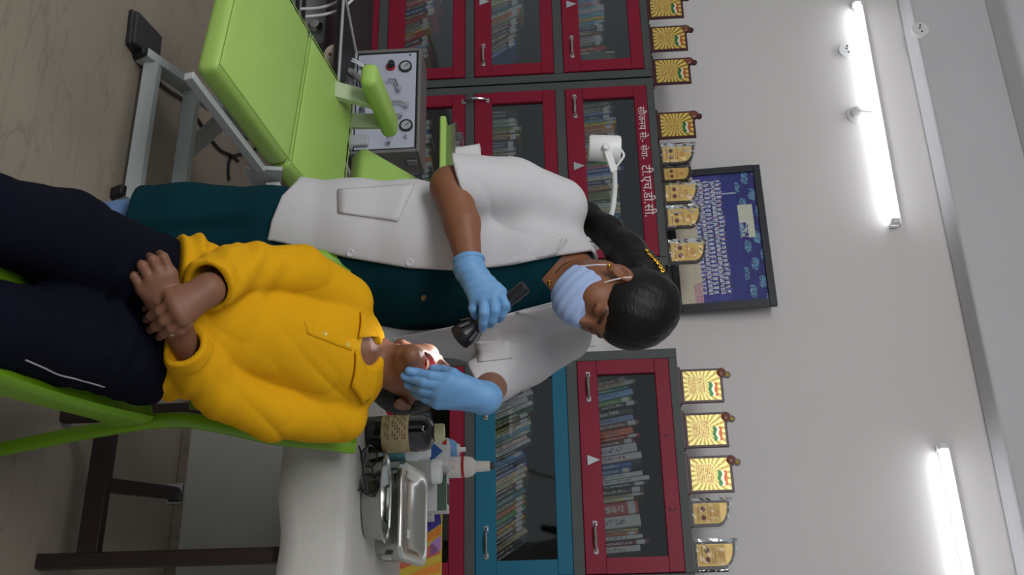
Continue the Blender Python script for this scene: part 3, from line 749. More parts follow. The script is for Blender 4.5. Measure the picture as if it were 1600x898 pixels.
# spectacles with cord folded at the table edge
p = tabp(566, 742); p = V3((p[0], 2.60, ZT))
t = thing('eyeglasses', 'black framed eyeglasses folded on the tablecloth', 'eyeglasses', (p[0], 2.60, ZT), rotz=.08)
M_blk = mat('glossy_black', (16, 16, 18), .25)
for sx in (-1, 1):
    bm = BM(); tube(bm, [(sx*.034+.026*math.cos(a), .012+.004*math.sin(a), .024+.020*math.sin(a)) for a in [2*math.pi*k/20 for k in range(20)]], .0018, 6, closed=True); obj('rim', bm, M_blk, t, local=True, smooth=True)
    bm = BM(); lathe(bm, [(.0255, 0), (.0255, .001)], n=20, sy=.78, M=Matrix.Translation((sx*.034, .012, .024)) @ Matrix.Rotation(math.pi/2, 4, 'X')); obj('lens', bm, glassy('spectacle_lens', (.7, .7, .7), .08), t, local=True)
    bm = BM(); tube(bm, smooth_path([(sx*.061, .014, .03), (sx*.05, -.012, .022), (-sx*.03, -.022-.006*sx, .012), (-sx*.055, -.018-.006*sx, .004)], 5), .0024, 6); obj('temple', bm, M_blk, t, local=True, smooth=True)
bm = BM(); tube(bm, smooth_path([(-.008, .012, .03), (0, .010, .034), (.008, .012, .03)], 4), .0018, 6); obj('bridge', bm, M_blk, t, local=True)

# ------------------------------------------------------------------ portable treatment chair
M_lime = mat('lime_vinyl', (160, 196, 96), .48, var=.03, bump=.12, bscale=500)
M_frame = mat('white_frame_paint', (176, 180, 180), .4, var=.05)
HL, HR = V3((-2.14, 2.67, .52)), V3((-1.60, 2.56, .52))
FR = V3((-1.640, 2.15, .44)); FL = FR+(HL-HR)*1.02
BL_, BR_ = V3((-2.11, 3.02, .585)), V3((-1.60, 2.93, .585))
t = thing('treatment_chair', 'lime green reclining treatment chair on a white folding frame', 'chair', (-1.85, 2.75, 0))
bm = BM(); hexa(bm, [HL, HR, FR, FL], .07, .024, 4); obj('leg_rest', bm, M_lime, t, smooth=True)
bm = BM(); hexa(bm, [BL_, BR_, HR, HL], .07, .024, 4); obj('seat', bm, M_lime, t, smooth=True)
for (a, b, c_, d_) in ((HL, HR, FR, FL), (BL_, BR_, HR, HL)):
    n = np.cross(b-a, d_-a); n /= np.linalg.norm(n); n = n if n[2] > 0 else -n
    q = [p*.968+.032*(a+b+c_+d_)/4-n*-.0005 for p in (a, b, c_, d_)]
    bm = BM(); tube(bm, [q[0], q[1], q[2], q[3]], .0016, 5, closed=True); obj('seam_piping', bm, M_lime, t)
# reclined backrest, tapering to the head
b0, b1 = V3((-2.02, 3.12, .60)), V3((-1.58, 3.05, .60)); b2, b3 = V3((-1.62, 3.36, .90)), V3((-1.95, 3.41, .90))
bm = BM(); hexa(bm, [b3, b2, b1, b0], .085, .026, 4); obj('backrest', bm, M_lime, t, smooth=True)
for s_, xx in ((-1, -2.065), (1, -1.57)):                    # armrests on two struts each
    bm = BM(); hexa(bm, [V3((xx-.04, 3.10, .725)), V3((xx+.045, 3.10, .725)), V3((xx+.045, 2.78, .705)), V3((xx-.04, 2.78, .705))], .055, .022, 4)
    ar = obj('armrest', bm, M_lime, t, smooth=True)
    bm = BM(); bar(bm, (xx, 2.84, .50), (xx+.005, 2.93, .67), .06, .022); obj('arm_strut', bm, mat('pale_green_frame', (176, 190, 150), .45), ar)
    bm = BM(); bar(bm, (xx+.01, 3.03, .50), (xx+.005, 3.05, .67), .05, .022); obj('arm_strut', bm, mat('pale_green_frame', (0, 0, 0)), ar)
    bm = BM(); tube(bm, [(xx, 3.09, .70), (xx, 3.125, .70)], .006, 8); obj('arm_pin', bm, M_chrome, ar)
n = V3((0, .1, -1)); 
for side, (h_, f_) in enumerate(((HR, FR), (HL, FL))):
    off = V3((.012 if side == 0 else -.012, 0, -.082))
    bm = BM(); bar(bm, f_+off+(h_-f_)*.04, h_+off, .022, .026); obj('side_rail', bm, M_frame, t)
    bm = BM(); prism(bm, [(-.05, -.05), (.06, -.06), (.07, .02), (-.03, .05)], -.006, .006, Matrix.Translation(Vector(h_+off+V3((0, .03, .01)))) @ Matrix.Rotation(math.pi/2, 4, 'Z')); obj('hinge_plate', bm, M_frame, t)
for xx in (-2.04, -1.557):
    a = V3((xx, 2.60, .022)); b = V3((xx, 3.52, .46))
    bm = BM(); bar(bm, a, b, .03, .055); obj('scissor_leg', bm, M_frame, t)
    bm = BM(); d = (b-a)/np.linalg.norm(b-a); bar(bm, a-d*.018+V3((0, 0, .0)), a+d*.004, .034, .057, bev=.004); obj('rubber_foot', bm, M_dark, t)
    bm = BM(); bar(bm, (xx+.03, 3.10, .0), (xx+.03, 2.62, .47), .03, .05); obj('scissor_leg', bm, M_frame, t)
    bm = BM(); bar(bm, (xx, 2.60, .46), (xx, 3.6, .50), .028, .04); obj('side_rail', bm, M_frame, t)
for yy in (2.64, 2.79):
    z = .022+(yy-2.60)*.476+.004; bm = BM(); bar(bm, (-2.03, yy, z), (-1.565, yy, z), .035, .045); obj('cross_bar', bm, M_frame, t)
# instrument shelf fixed beside the backrest
bm = BM(); box(bm, (-2.05, 3.02, .875), (-1.66, 3.20, .895), .004, 1); sh = obj('side_shelf', bm, M_lime, t)
bm = BM(); bar(bm, (-1.72, 3.15, .62), (-1.72, 3.15, .89), .025, .025); obj('shelf_post', bm, M_frame, sh)

tr = thing('steel_tray', 'shallow steel tray on the green shelf of the treatment chair', 'tray', (-1.905, 3.11, .8955))
bm = BM(); loops(bm, [(rrect(.26, .13, .02), .0), (rrect(.275, .15, .024), .030), (rrect(.285, .16, .026), .031), (rrect(.268, .143, .022), .029), (rrect(.25, .122, .018), .003)]); obj('tray', bm, M_steel, tr, local=True, smooth=True)
bm = BM(); box(bm, (-.118, -.03, .004), (-.085, .03, .05), .004, 1); obj('blister_pack', bm, glassy('clear_plastic', (.85, .87, .9), .12, .1), tr, local=True)
p = onY(718, 243, 3.13)
t2 = thing('paper_cup', 'white paper cup standing in the steel tray behind the elbow', 'cup', (-1.944, 3.11, .8990))
bm = BM(); lathe(bm, [(.028, 0), (.038, .098), (.040, .099), (.0385, .102), (.036, .099), (.026, .004), (0, .004)], n=28); obj('cup', bm, M_white, t2, local=True, smooth=True)

# examination lamp on a gooseneck clamped to the backrest
l0 = W(945, 232, 3.35)
t = thing('examination_lamp', 'white cylinder spot lamp on a curved gooseneck', 'lamp', (-1.60, 3.30, .80))
ax = cU*.97+cR*.05
bm = BM(); lathe(bm, [(.0, -.052), (.036, -.05), (.040, -.044), (.042, .04), (.040, .046), (.034, .048), (.033, .040), (0, .039)], n=32, M=axisM(l0, ax)); obj('lamp_head', bm, M_white, t, smooth=True)
bm = BM(); lathe(bm, [(.032, .040), (.032, .044), (.02, .047), (0, .047)], n=24, M=axisM(l0, ax)); obj('reflector', bm, M_chrome, t, smooth=True)
f0 = l0-cF*.044
bm = BM(); bar(bm, f0+cR*.0, f0+cR*.075+cU*.025, .022, .008, up=tuple(-cF)); obj('yoke', bm, M_white, t)
bm = BM(); lathe(bm, [(.011, 0), (.011, .010), (.009, .013), (0, .013)], n=16, M=axisM(f0, -cF)); obj('yoke_knob', bm, M_white, t, smooth=True)
g0 = f0+cR*.075+cU*.025
bm = BM(); tube(bm, smooth_path([g0, W(960, 300, 3.33), W(955, 335, 3.34), W(941, 362, 3.36), W(880, 385, 3.38), W(800, 380, 3.40), V3((-1.60, 3.30, .84))], 8), .0085, 10); obj('gooseneck', bm, M_white, t, smooth=True)
bm = BM(); tube(bm, smooth_path([l0+ax*.05, l0+ax*.06+cR*.02, l0+ax*.035+cR*.055, g0], 6), .004, 6); obj('cable', bm, M_white, t, smooth=True)
bm = BM(); box(bm, (-1.625, 3.275, .80), (-1.575, 3.325, .86), .006, 2); obj('clamp', bm, M_white, t)

# ------------------------------------------------------------------ foot pedal and its cable
p = onZ(213, 62, 0)
t = thing('foot_pedal', 'black square foot pedal on the stone floor', 'pedal', (p[0], p[1], 0), rotz=.1)
bm = BM(); hexa(bm, [(-.055, -.07, .03), (.055, -.07, .03), (.055, .075, .05), (-.055, .075, .05)], .028, .006, 2, up=(0, 0, 1)); obj('pedal_plate', bm, mat('pedal_black', (36, 36, 38), .55), t, local=True)
bm = BM(); box(bm, (-.06, -.075, 0), (.06, .08, .016), .004, 1); obj('pedal_base', bm, M_dark, t, local=True)
cp = [p+V3((.05, .02, .008))]+[onZ(a, b, .006) for a, b in ((232, 92), (240, 118), (262, 140), (285, 155), (305, 180), (325, 212), (345, 235), (362, 243), (372, 252))]
bm = BM(); tube(bm, smooth_path(cp, 6), .006, 6); tag(obj('pedal_cable', bm, M_dark, smooth=True), 'black cable snaking over the floor from the foot pedal', 'cable')
cp = [onZ(a, b, .006) for a, b in ((358, 282), (357, 262), (362, 246), (385, 238), (405, 230))]
bm = BM(); tube(bm, smooth_path(cp, 6), .006, 6); tag(obj('power_cable', bm, M_dark, smooth=True), 'black cable looping on the floor beneath the treatment chair', 'cable')

# ------------------------------------------------------------------ stand and portable dental unit
YU = 3.72
u0 = onY(551, 80, YU); u1 = onY(655, 236, YU)
X0, X1, Z0, Z1 = u0[0], u1[0], u0[2]+.005, u1[2]
t = thing('side_table', 'low dark side table carrying the dental unit', 'table', ((X0+X1)/2-.1, 3.75, 0))
bm = BM(); box(bm, (X0-.62, 3.50, Z0-.03), (X1+.05, 4.08, Z0), .003, 1); obj('tabletop', bm, mat('dark_top', (44, 40, 40), .5), t)
for lx in (X0-.58, X1):
    for ly in (3.54, 4.04):
        bm = BM(); box(bm, (lx-.015, ly-.015, 0), (lx+.015, ly+.015, Z0-.03)); obj('leg', bm, M_iron, t)
t = thing('dental_unit', 'portable dental unit case with white gauge panel', 'dental unit', ((X0+X1)/2, YU+.08, Z0+.0005))
bm = BM(); e = .014
box(bm, (X0, YU, Z0), (X1, YU+.17, Z0+e), .003, 1); box(bm, (X0, YU, Z1-e), (X1, YU+.17, Z1), .003, 1)
box(bm, (X0, YU, Z0+e), (X0+e, YU+.17, Z1-e)); box(bm, (X1-e, YU, Z0+e), (X1, YU+.17, Z1-e)); box(bm, (X0+.002, YU+.16, Z0+.002), (X1-.002, YU+.169, Z1-.002))
obj('case_rim', bm, mat('case_grey', (128, 128, 124), .4, .4), t)
bm = BM(); box(bm, (X0+e, YU+.006, Z0+e), (X1-e, YU+.03, Z1-e)); obj('gasket', bm, M_dark, t)
bm = BM(); box(bm, (X0+e+.008, YU+.003, Z0+e+.008), (X1-e-.008, YU+.008, Z1-e-.008)); pn = obj('panel', bm, mat('panel_white', (186, 190, 204), .4), t)
def onU(x, y, dy=0): return onY(x, y, YU+.003-dy)
for (x, y) in ((634, 105), (635, 197)):
    c = onU(x, y)
    bm = BM(); lathe(bm, [(.027, 0), (.027, .012), (.022, .013), (.022, .008), (0, .008)], n=28, M=axisM(c, (0, -1, 0))); g = obj('gauge', bm, M_dark, t, smooth=True)
    bm = BM(); lathe(bm, [(.0215, .009), (.0215, .0095), (0, .0096)], n=24, M=axisM(c, (0, -1, 0))); obj('gauge_dial', bm, mat('dial_grey', (170, 172, 176), .4), g)
    bm = BM(); box(bm, (-.0015, -.0004, -.004), (.0015, .0004, .017), M=Matrix.Translation(Vector(c+V3((0, -.0100, 0)))) @ Matrix.Rotation(-.8, 4, 'Y')); obj('gauge_needle', bm, M_dark, g)
c = onU(611, 105)
bm = BM(); lathe(bm, [(.019, 0), (.019, .01), (.017, .012)], n=20, M=axisM(c, (0, -1, 0))); kn = obj('knob_ring', bm, M_redp, t, smooth=True)
bm = BM(); lathe(bm, [(.015, .01), (.014, .034), (.012, .037), (0, .037)], n=20, M=axisM(c, (0, -1, .2))); obj('regulator_knob', bm, M_dark, t, smooth=True)
c = onU(635, 215); bm = BM(); lathe(bm, [(.008, 0), (.008, .012), (0, .014)], n=14, M=axisM(c, (0, -1, 0))); obj('toggle', bm, M_chrome, t, smooth=True)
c = onU(570, 106); bm = BM(); lathe(bm, [(.016, 0), (.016, .003), (0, .004)], n=18, M=axisM(c, (0, -1, 0))); obj('hose_port', bm, M_dark, t)
for (x, y) in ((566, 86), (641, 86), (643, 231)):
    bm = BM(); lathe(bm, [(.004, 0), (.004, .002), (0, .003)], n=8, M=axisM(onU(x, y), (0, -1, 0))); obj('screw', bm, MATS['screw_grey'], t)
for pts in (((606, 124), (618, 124), (624, 138)), ((612, 158), (626, 158), (636, 163)), ((614, 178), (626, 179)), ((604, 200), (612, 214), (608, 220))):     # handpieces in holders
    bm = BM(); P_ = [onU(a, b, .025) for a, b in pts]; tube(bm, P_, .0055, 8)
    lathe(bm, [(.009, -.008), (.009, .008)], n=12, M=axisM(P_[-1], (0, -1, .3))); obj('handpiece', bm, M_chrome, t, smooth=True)
for y0 in (128, 152, 176):
    bm = BM(); a = onU(566, y0, .012); box(bm, (a[0]-.02, YU-.03, a[2]-.01), (a[0]+.025, YU+.003, a[2]+.012), .004, 1); obj('holder', bm, glassy('holder_clear%d' % y0, (.85, .87, .9), .15, .1), t)
c = onU(558, 220, .02); bm = BM(); box(bm, (c[0]-.03, YU-.02, c[2]-.03), (c[0]+.02, YU, c[2]+.045), .004, 1); obj('side_latch', bm, M_frame, t)
for zz in (Z0+.07, Z1-.06):
    bm = BM(); box(bm, (X1, YU+.05, zz), (X1+.012, YU+.09, zz+.045), .003, 1); obj('clasp', bm, M_chrome, t)
# lid hinged down at the front, black inside with a pale rim
lf = V3((X0+.02, YU-.01, Z0+.01)); lr = V3((X1-.02, YU-.01, Z0+.01)); dn = V3((-.12, -.26, -.005))
bm = BM(); hexa(bm, [lf, lr, lr+dn, lf+dn], .004, 0); 
lid = obj('case_lid', bm, mat('lid_black', (14, 14, 15), .6), t)
bm = BM(); tube(bm, [lf+V3((0, 0, .004)), lr+V3((0, 0, .004)), lr+dn+V3((0, 0, .004)), lf+dn+V3((0, 0, .004))], .006, 6, closed=True); obj('lid_rim', bm, mat('rim_pale', (176, 176, 172), .5), lid)
# hoses and loose pieces in front of it
M_hose = mat('grey_hose', (120, 120, 118), .5)
hp = smooth_path([onU(574, 130, .03), onU(560, 122, .06), onU(548, 112, .09), onU(537, 112, .12), onU(530, 122, .14)], 10)
bm = BM(); tube(bm, hp, [.013+.003*(i % 2) for i in range(len(hp))], 10); tag(obj('corrugated_hose', bm, M_hose), 'grey corrugated suction hose bending from the dental unit', 'hose')
for k, pts in enumerate((((570, 106, .01), (556, 98, .05), (540, 93, .1), (527, 96, .14)), ((570, 104, .01), (550, 92, .06), (535, 99, .1), (528, 110, .14)))):
    bm = BM(); tube(bm, smooth_path([onU(*q) for q in pts], 8), .004, 6); tag(obj('air_tube', bm, M_white, smooth=True), ('thin white air tube arching over the corrugated hose', 'thin white air tube dipping behind the corrugated hose')[k], 'tube')
c = onU(523, 88, .17)
t = thing('socket_disc', 'round beige plug disc with holes leaning by the dental unit', 'plug', (c[0], c[1], c[2]-.035))
Md = axisM(c, -cF+cR*.4)
bm = BM(); lathe(bm, [(.045, -.02), (.045, .0), (.04, .004), (0, .004)], n=26, M=Md); obj('disc', bm, mat('beige_plastic', (190, 178, 160), .5), t, smooth=True)
for a in (0, 2.1, 4.2):
    bm = BM(); lathe(bm, [(.007, .003), (.007, .0055), (0, .0056)], n=10, M=Md @ Matrix.Translation((.02*math.cos(a), .02*math.sin(a), 0))); obj('hole', bm, mat('hole_brown', (96, 70, 54), .6), t)
c = onU(536, 140, .13)
t = thing('plastic_bag', 'crumpled clear plastic bag between seat and dental unit', 'bag', (c[0], c[1], c[2]-.05))
bm = BM(); bmesh.ops.create_icosphere(bm, subdivisions=3, radius=.055)
R = random.Random(5)
for v in bm.verts: v.co = Vector((v.co.x*1.1, v.co.y*.6, v.co.z*.9))*(1+R.uniform(-.16, .16))
bmesh.ops.translate(bm, vec=Vector(c), verts=bm.verts); obj('bag', bm, glassy('bag_clear', (.82, .84, .86), .14, .12), t)
# compressor and white cables behind the leg rest
p = onY(492, 40, 3.9)
t = thing('compressor', 'grey and white compressor box behind the leg rest', 'compressor', (p[0], 3.95, 0))
bm = BM(); box(bm, (p[0]-.20, 3.82, .0), (p[0]+.16, 4.10, p[2]+.07), .012, 2); obj('housing', bm, mat('compressor_grey', (136, 136, 138), .5), t)
for k in range(3):
    bm = BM(); box(bm, (p[0]-.12, 3.812, p[2]-.10+k*.03), (p[0]+.1, 3.822, p[2]-.085+k*.03)); obj('vent_slot', bm, M_dark, t)
bm = BM(); lathe(bm, [(.03, 0), (.032, .02), (.02, .035), (0, .036)], n=18, M=axisM((p[0]+.08, 3.82, p[2]+.03), (0, -1, 0))); obj('valve', bm, M_chrome, t, smooth=True)
for k, pts in enumerate((((470, 14), (500, 12), (525, 4), (548, -12)), ((478, 26), (510, 22), (536, 12), (560, -10)))):
    bm = BM(); tube(bm, smooth_path([onY(a, b, 3.62-.05*k) for a, b in pts], 8), .006, 8); tag(obj('white_cable', bm, M_white, smooth=True), ('white cable arching above the leg rest, upper of two', 'white cable arching above the leg rest, lower of two')[k], 'cable')

# ================================================================== people: implicit surfaces meshed into one skin each
def smin(a, b, k):
    h = np.maximum(k-np.abs(a-b), 0)/k
    return np.minimum(a, b)-h*h*k*.25
def smax(a, b, k): return -smin(-a, -b, k)
def cap(p, a, b, ra, rb):
    a = np.asarray(a, np.float32); ab = np.asarray(b, np.float32)-a; q = p-a
    t = np.clip((q@ab)/max(float(ab@ab), 1e-12), 0, 1)
    d = q-t[:, None]*ab
    return np.sqrt((d*d).sum(1))-(ra+(rb-ra)*t)
def chain(p, pts, k=.0):
    d = None
    for (a, ra), (b, rb) in zip(pts, pts[1:]):
        e = cap(p, a, b, ra, rb); d = e if d is None else (smin(d, e, k) if k else np.minimum(d, e))
    return d
def ell(p, c, rad, B=None):
    q = p-np.asarray(c, np.float32)
    if B is not None: q = q@np.asarray(B, np.float32).T
    r = np.asarray(rad, np.float32)
    k0 = np.sqrt(((q/r)**2).sum(1)); k1 = np.sqrt(((q/(r*r))**2).sum(1))
    return k0*(k0-1)/np.maximum(k1, 1e-6)
def loft(p, st, w, dv, k=.02):
    w = np.asarray(w, np.float32); dv = np.asarray(dv, np.float32); ax = np.cross(w, dv); out = None
    for (c0, a0, b0), (c1, a1, b1) in zip(st, st[1:]):
        c0 = np.asarray(c0, np.float32); ab = np.asarray(c1, np.float32)-c0; q = p-c0
        t = np.clip((q@ab)/float(ab@ab), 0, 1); o = q-t[:, None]*ab
        A = a0+(a1-a0)*t; B = b0+(b1-b0)*t; m_ = np.minimum(A, B)
        kk = np.sqrt((o@w/A)**2+(o@dv/B)**2+(o@ax/m_)**2); d = (kk-1)*m_
        out = d if out is None else smin(out, d, k)
    return out
def half(p, c, n):
    n = np.asarray(n, float); n = n/np.linalg.norm(n)
    return (p-np.asarray(c, np.float32))@n.astype(np.float32)
def poly2(x, y, pts):
    """signed distance in pixels to a polygon in the picture plane"""
    d = np.full(x.shape, 1e18); s = np.ones(x.shape); n = len(pts)
    for i in range(n):
        ax, ay = pts[i]; bx, by = pts[i-1]; ex, ey = bx-ax, by-ay; wx, wy = x-ax, y-ay
        t = np.clip((wx*ex+wy*ey)/(ex*ex+ey*ey), 0, 1); d = np.minimum(d, (wx-ex*t)**2+(wy-ey*t)**2)
        c1 = y >= ay; c2 = y < by; c3 = ex*wy > ey*wx
        f = (c1 & c2 & c3) | (~c1 & ~c2 & ~c3); s = np.where(f, -s, s)
    return (s*np.sqrt(d))
def waves(p, f, seed):
    R = np.random.RandomState(seed); o = 0
    for k in range(4):
        v = R.normal(size=3); v = v/np.linalg.norm(v)*f*(.6+.35*k); u = R.normal(size=3); u = u/np.linalg.norm(u)*f*.5
        o = o+np.sin(p@v.astype(np.float32)+R.rand()*6+1.2*np.sin(p@u.astype(np.float32)+R.rand()*6))*(1.0/(1+.5*k))
    return o/2.2
def sdf_mesh(fn, lo, hi, h, relax=1):
    lo = np.asarray(lo, float); n = np.ceil((np.asarray(hi)-lo)/h).astype(int)+1
    b = 6; nb = -(-n//b); N = nb*b
    g = np.empty(N, np.float32)
    ix = [np.arange(nb[i])*b+(b-1)/2 for i in range(3)]
    cg = np.stack(np.meshgrid(*ix, indexing='ij'), -1).reshape(-1, 3)
    dc = fn((cg*h+lo).astype(np.float32)); g6 = np.repeat(np.repeat(np.repeat(dc.reshape(nb), b, 0), b, 1), b, 2).astype(np.float32); g[:] = g6
    near = np.where(np.abs(dc) < b*h*1.05+.006)[0]
    off = np.stack(np.meshgrid(*[np.arange(b)]*3, indexing='ij'), -1).reshape(-1, 3)
    base = (cg[near]-(b-1)/2).astype(int)
    for s in range(0, len(base), 1500):
        ii = (base[s:s+1500, None, :]+off[None]).reshape(-1, 3)
        g[ii[:, 0], ii[:, 1], ii[:, 2]] = fn((ii*h+lo).astype(np.float32))
    ins = g < 0; M_ = N-1
    cnt = np.zeros(M_, np.int8)
    for dx in (0, 1):
        for dy in (0, 1):
            for dz in (0, 1): cnt += ins[dx:M_[0]+dx, dy:M_[1]+dy, dz:M_[2]+dz]
    act = np.argwhere((cnt > 0) & (cnt < 8)); vid = np.full(M_, -1, np.int32); vid[act[:, 0], act[:, 1], act[:, 2]] = np.arange(len(act))
    acc = np.zeros((len(act), 3)); num = np.zeros(len(act))
    cor = [(i, j, k) for i in (0, 1) for j in (0, 1) for k in (0, 1)]
    val = {c: g[act[:, 0]+c[0], act[:, 1]+c[1], act[:, 2]+c[2]] for c in cor}
    for c in cor:
        for ax_ in range(3):
            if c[ax_] == 0:
                e = list(c); e[ax_] = 1; e = tuple(e); va, vb = val[c], val[e]; mm = (va < 0) != (vb < 0)
                t = np.where(mm, va/np.where(mm, va-vb, 1), 0); pt = np.array(c, float)[None]+t[:, None]*(np.array(e)-np.array(c))[None]
                acc[mm] += pt[mm]; num[mm] += 1
    V = ((act+acc/num[:, None])*h+lo)
    F = []
    for ax_ in range(3):
        o1, o2 = [(1, 2), (2, 0), (0, 1)][ax_]
        sl0 = [slice(None)]*3; sl1 = [slice(None)]*3; sl0[ax_] = slice(0, -1); sl1[ax_] = slice(1, None)
        A = ins[tuple(sl0)]; B = ins[tuple(sl1)]
        e = np.argwhere(A != B); keep = (e[:, o1] > 0) & (e[:, o2] > 0) & (e[:, o1] < M_[o1]) & (e[:, o2] < M_[o2]) & (e[:, ax_] < M_[ax_]); e = e[keep]
        flip = A[e[:, 0], e[:, 1], e[:, 2]]
        q = []
        for (d1, d2) in ((0, 0), (1, 0), (1, 1), (0, 1)):
            c = e.copy(); c[:, o1] -= d1; c[:, o2] -= d2; q.append(vid[c[:, 0], c[:, 1], c[:, 2]])
        q = np.stack(q, 1); q = np.where(flip[:, None], q, q[:, ::-1]); F.append(q)
    F = np.concatenate(F); F = F[(F >= 0).all(1)]
    for _ in range(relax):
        p = V.astype(np.float32); d = fn(p); e = h*.5
        gr = np.stack([fn(p+np.array(v, np.float32)*e)-d for v in np.eye(3)], 1)/e
        V = V-np.clip(d/np.maximum((gr*gr).sum(1), .2), -h*.7, h*.7)[:, None]*gr
    return V, F
def skin_obj(name, fn, lo, hi, h, material, parent, col=None, relax=1, label=None):
    V, F = sdf_mesh(fn, lo, hi, h, relax)
    me = bpy.data.meshes.new(name); me.vertices.add(len(V)); me.loops.add(F.size); me.polygons.add(len(F))
    l = V3(root_loc(parent)); me.vertices.foreach_set('co', (V-l).ravel())
    me.polygons.foreach_set('loop_start', np.arange(0, F.size, 4)); me.loops.foreach_set('vertex_index', F.ravel())
    me.update(calc_edges=True); me.validate(); me.shade_smooth()
    if col is not None:
        a = me.color_attributes.new('Col', 'FLOAT_COLOR', 'POINT'); c = np.ones((len(V), 4), np.float32); c[:, :3] = col(V.astype(np.float32)); a.data.foreach_set('color', c.ravel())
    me.materials.append(material); o = bpy.data.objects.new(name, me); put(o, parent)
    if label: o['label'] = label
    return o
def bounds(pts, pad):
    P_ = np.array([V3(p) for p in pts]); return P_.min(0)-pad, P_.max(0)+pad
def hit(fn, x, y, d0=1.3, d1=3.2):
    """where the ray through a picture point meets a surface: point and normal"""
    r = ray(x, y); D = d0
    for _ in range(160):
        p = CAM+D*r; v = float(fn(p[None].astype(np.float32))[0])
        if v < .0006: break
        D += max(v*.55, .0008)
        if D > d1: break
    p = CAM+D*r; e = .004; g = np.array([float(fn((p+e*np.eye(3)[i])[None].astype(np.float32))[0]-fn((p-e*np.eye(3)[i])[None].astype(np.float32))[0]) for i in range(3)])
    return p, g/np.linalg.norm(g)
def drape(fn, quad, nu, nv, off, thick):
    """sheet over the surface fn: quad of picture points (u along 0-1 / 3-2, v along 0-3); real thickness"""
    q = [np.array(a, float) for a in quad]; top = []; bot = []
    for j in range(nv+1):
        for i in range(nu+1):
            u, v = i/nu, j/nv; a = (q[0]*(1-u)+q[1]*u)*(1-v)+(q[3]*(1-u)+q[2]*u)*v
            p, n = hit(fn, a[0], a[1]); top.append(p+n*(off+thick)); bot.append(p+n*off)
    vs = top+bot; K = len(top); fs = []; s = nu+1
    for j in range(nv):
        for i in range(nu):
            a = j*s+i; fs.append((a, a+1, a+s+1, a+s)); fs.append((K+a, K+a+s, K+a+s+1, K+a+1))
    for j in range(nv):
        for a, b in ((j*s, (j+1)*s), (j*s+nu, (j+1)*s+nu)): fs.append((a, b, K+b, K+a))
    for i in range(nu):
        for a, b in ((i, i+1), (nv*s+i, nv*s+i+1)): fs.append((a, b, K+b, K+a))
    bm = BM(); bv = [bm.verts.new(v) for v in vs]
    for f in fs: bm.faces.new([bv[k] for k in f])
    return bm
def draped_line(fn, pts, r, off=0, n=6):
    P_ = [hit(fn, *a) for a in pts]; return smooth_path([p+nn*off for p, nn in P_], n)
def button(fn, x, y, r, material, parent, name='button'):
    p, n = hit(fn, x, y); bm = BM(); lathe(bm, [(r, -.002), (r, .0012), (r*.85, .002), (r*.6, .0012), (0, .0012)], n=18, M=axisM(p, n)); return obj(name, bm, material, parent, smooth=True)
def culled(p, c, R, fn):
    """evaluate fn only near c; elsewhere a safe distance to its ball"""
    q = p-np.asarray(c, np.float32); r = np.sqrt((q*q).sum(1)); out = (r-R+.05).astype(np.float32); m_ = r < R
    if m_.any(): out[m_] = fn(p[m_])
    return out
def hand(p, H, grow=0.0, k=.012):
    c = np.mean([f[1][0] for f in H['fingers']]+[H['wrist'][0]], axis=0)
    return culled(p, c, .20, lambda q: _hand(q, H, grow, k))
def _hand(p, H, grow=0.0, k=.012):
    """H: wrist (pos, r), palm list of metacarpal ends, fingers list of [(pos, r)...]"""
    d = None
    for f in H['fingers']:
        e = chain(p, [(H['wrist'][0], H['wrist'][1]*.8), (f[0][0], f[0][1]*1.25)]); d = e if d is None else smin(d, e, k*1.6)
    th = H.get('thumb')
    if th: d = smin(d, chain(p, [(H['wrist'][0], H['wrist'][1]*.8), th[0]]), k*1.4)
    fd = None
    for f in H['fingers']+([th] if th else []):
        e = chain(p, f, .002); fd = e if fd is None else smin(fd, e, .0015)
    return smin(d, fd, k*.45)-grow
def px(lst, r=None): return [(W(a, b, c), rr) for (a, b, c, rr) in lst]

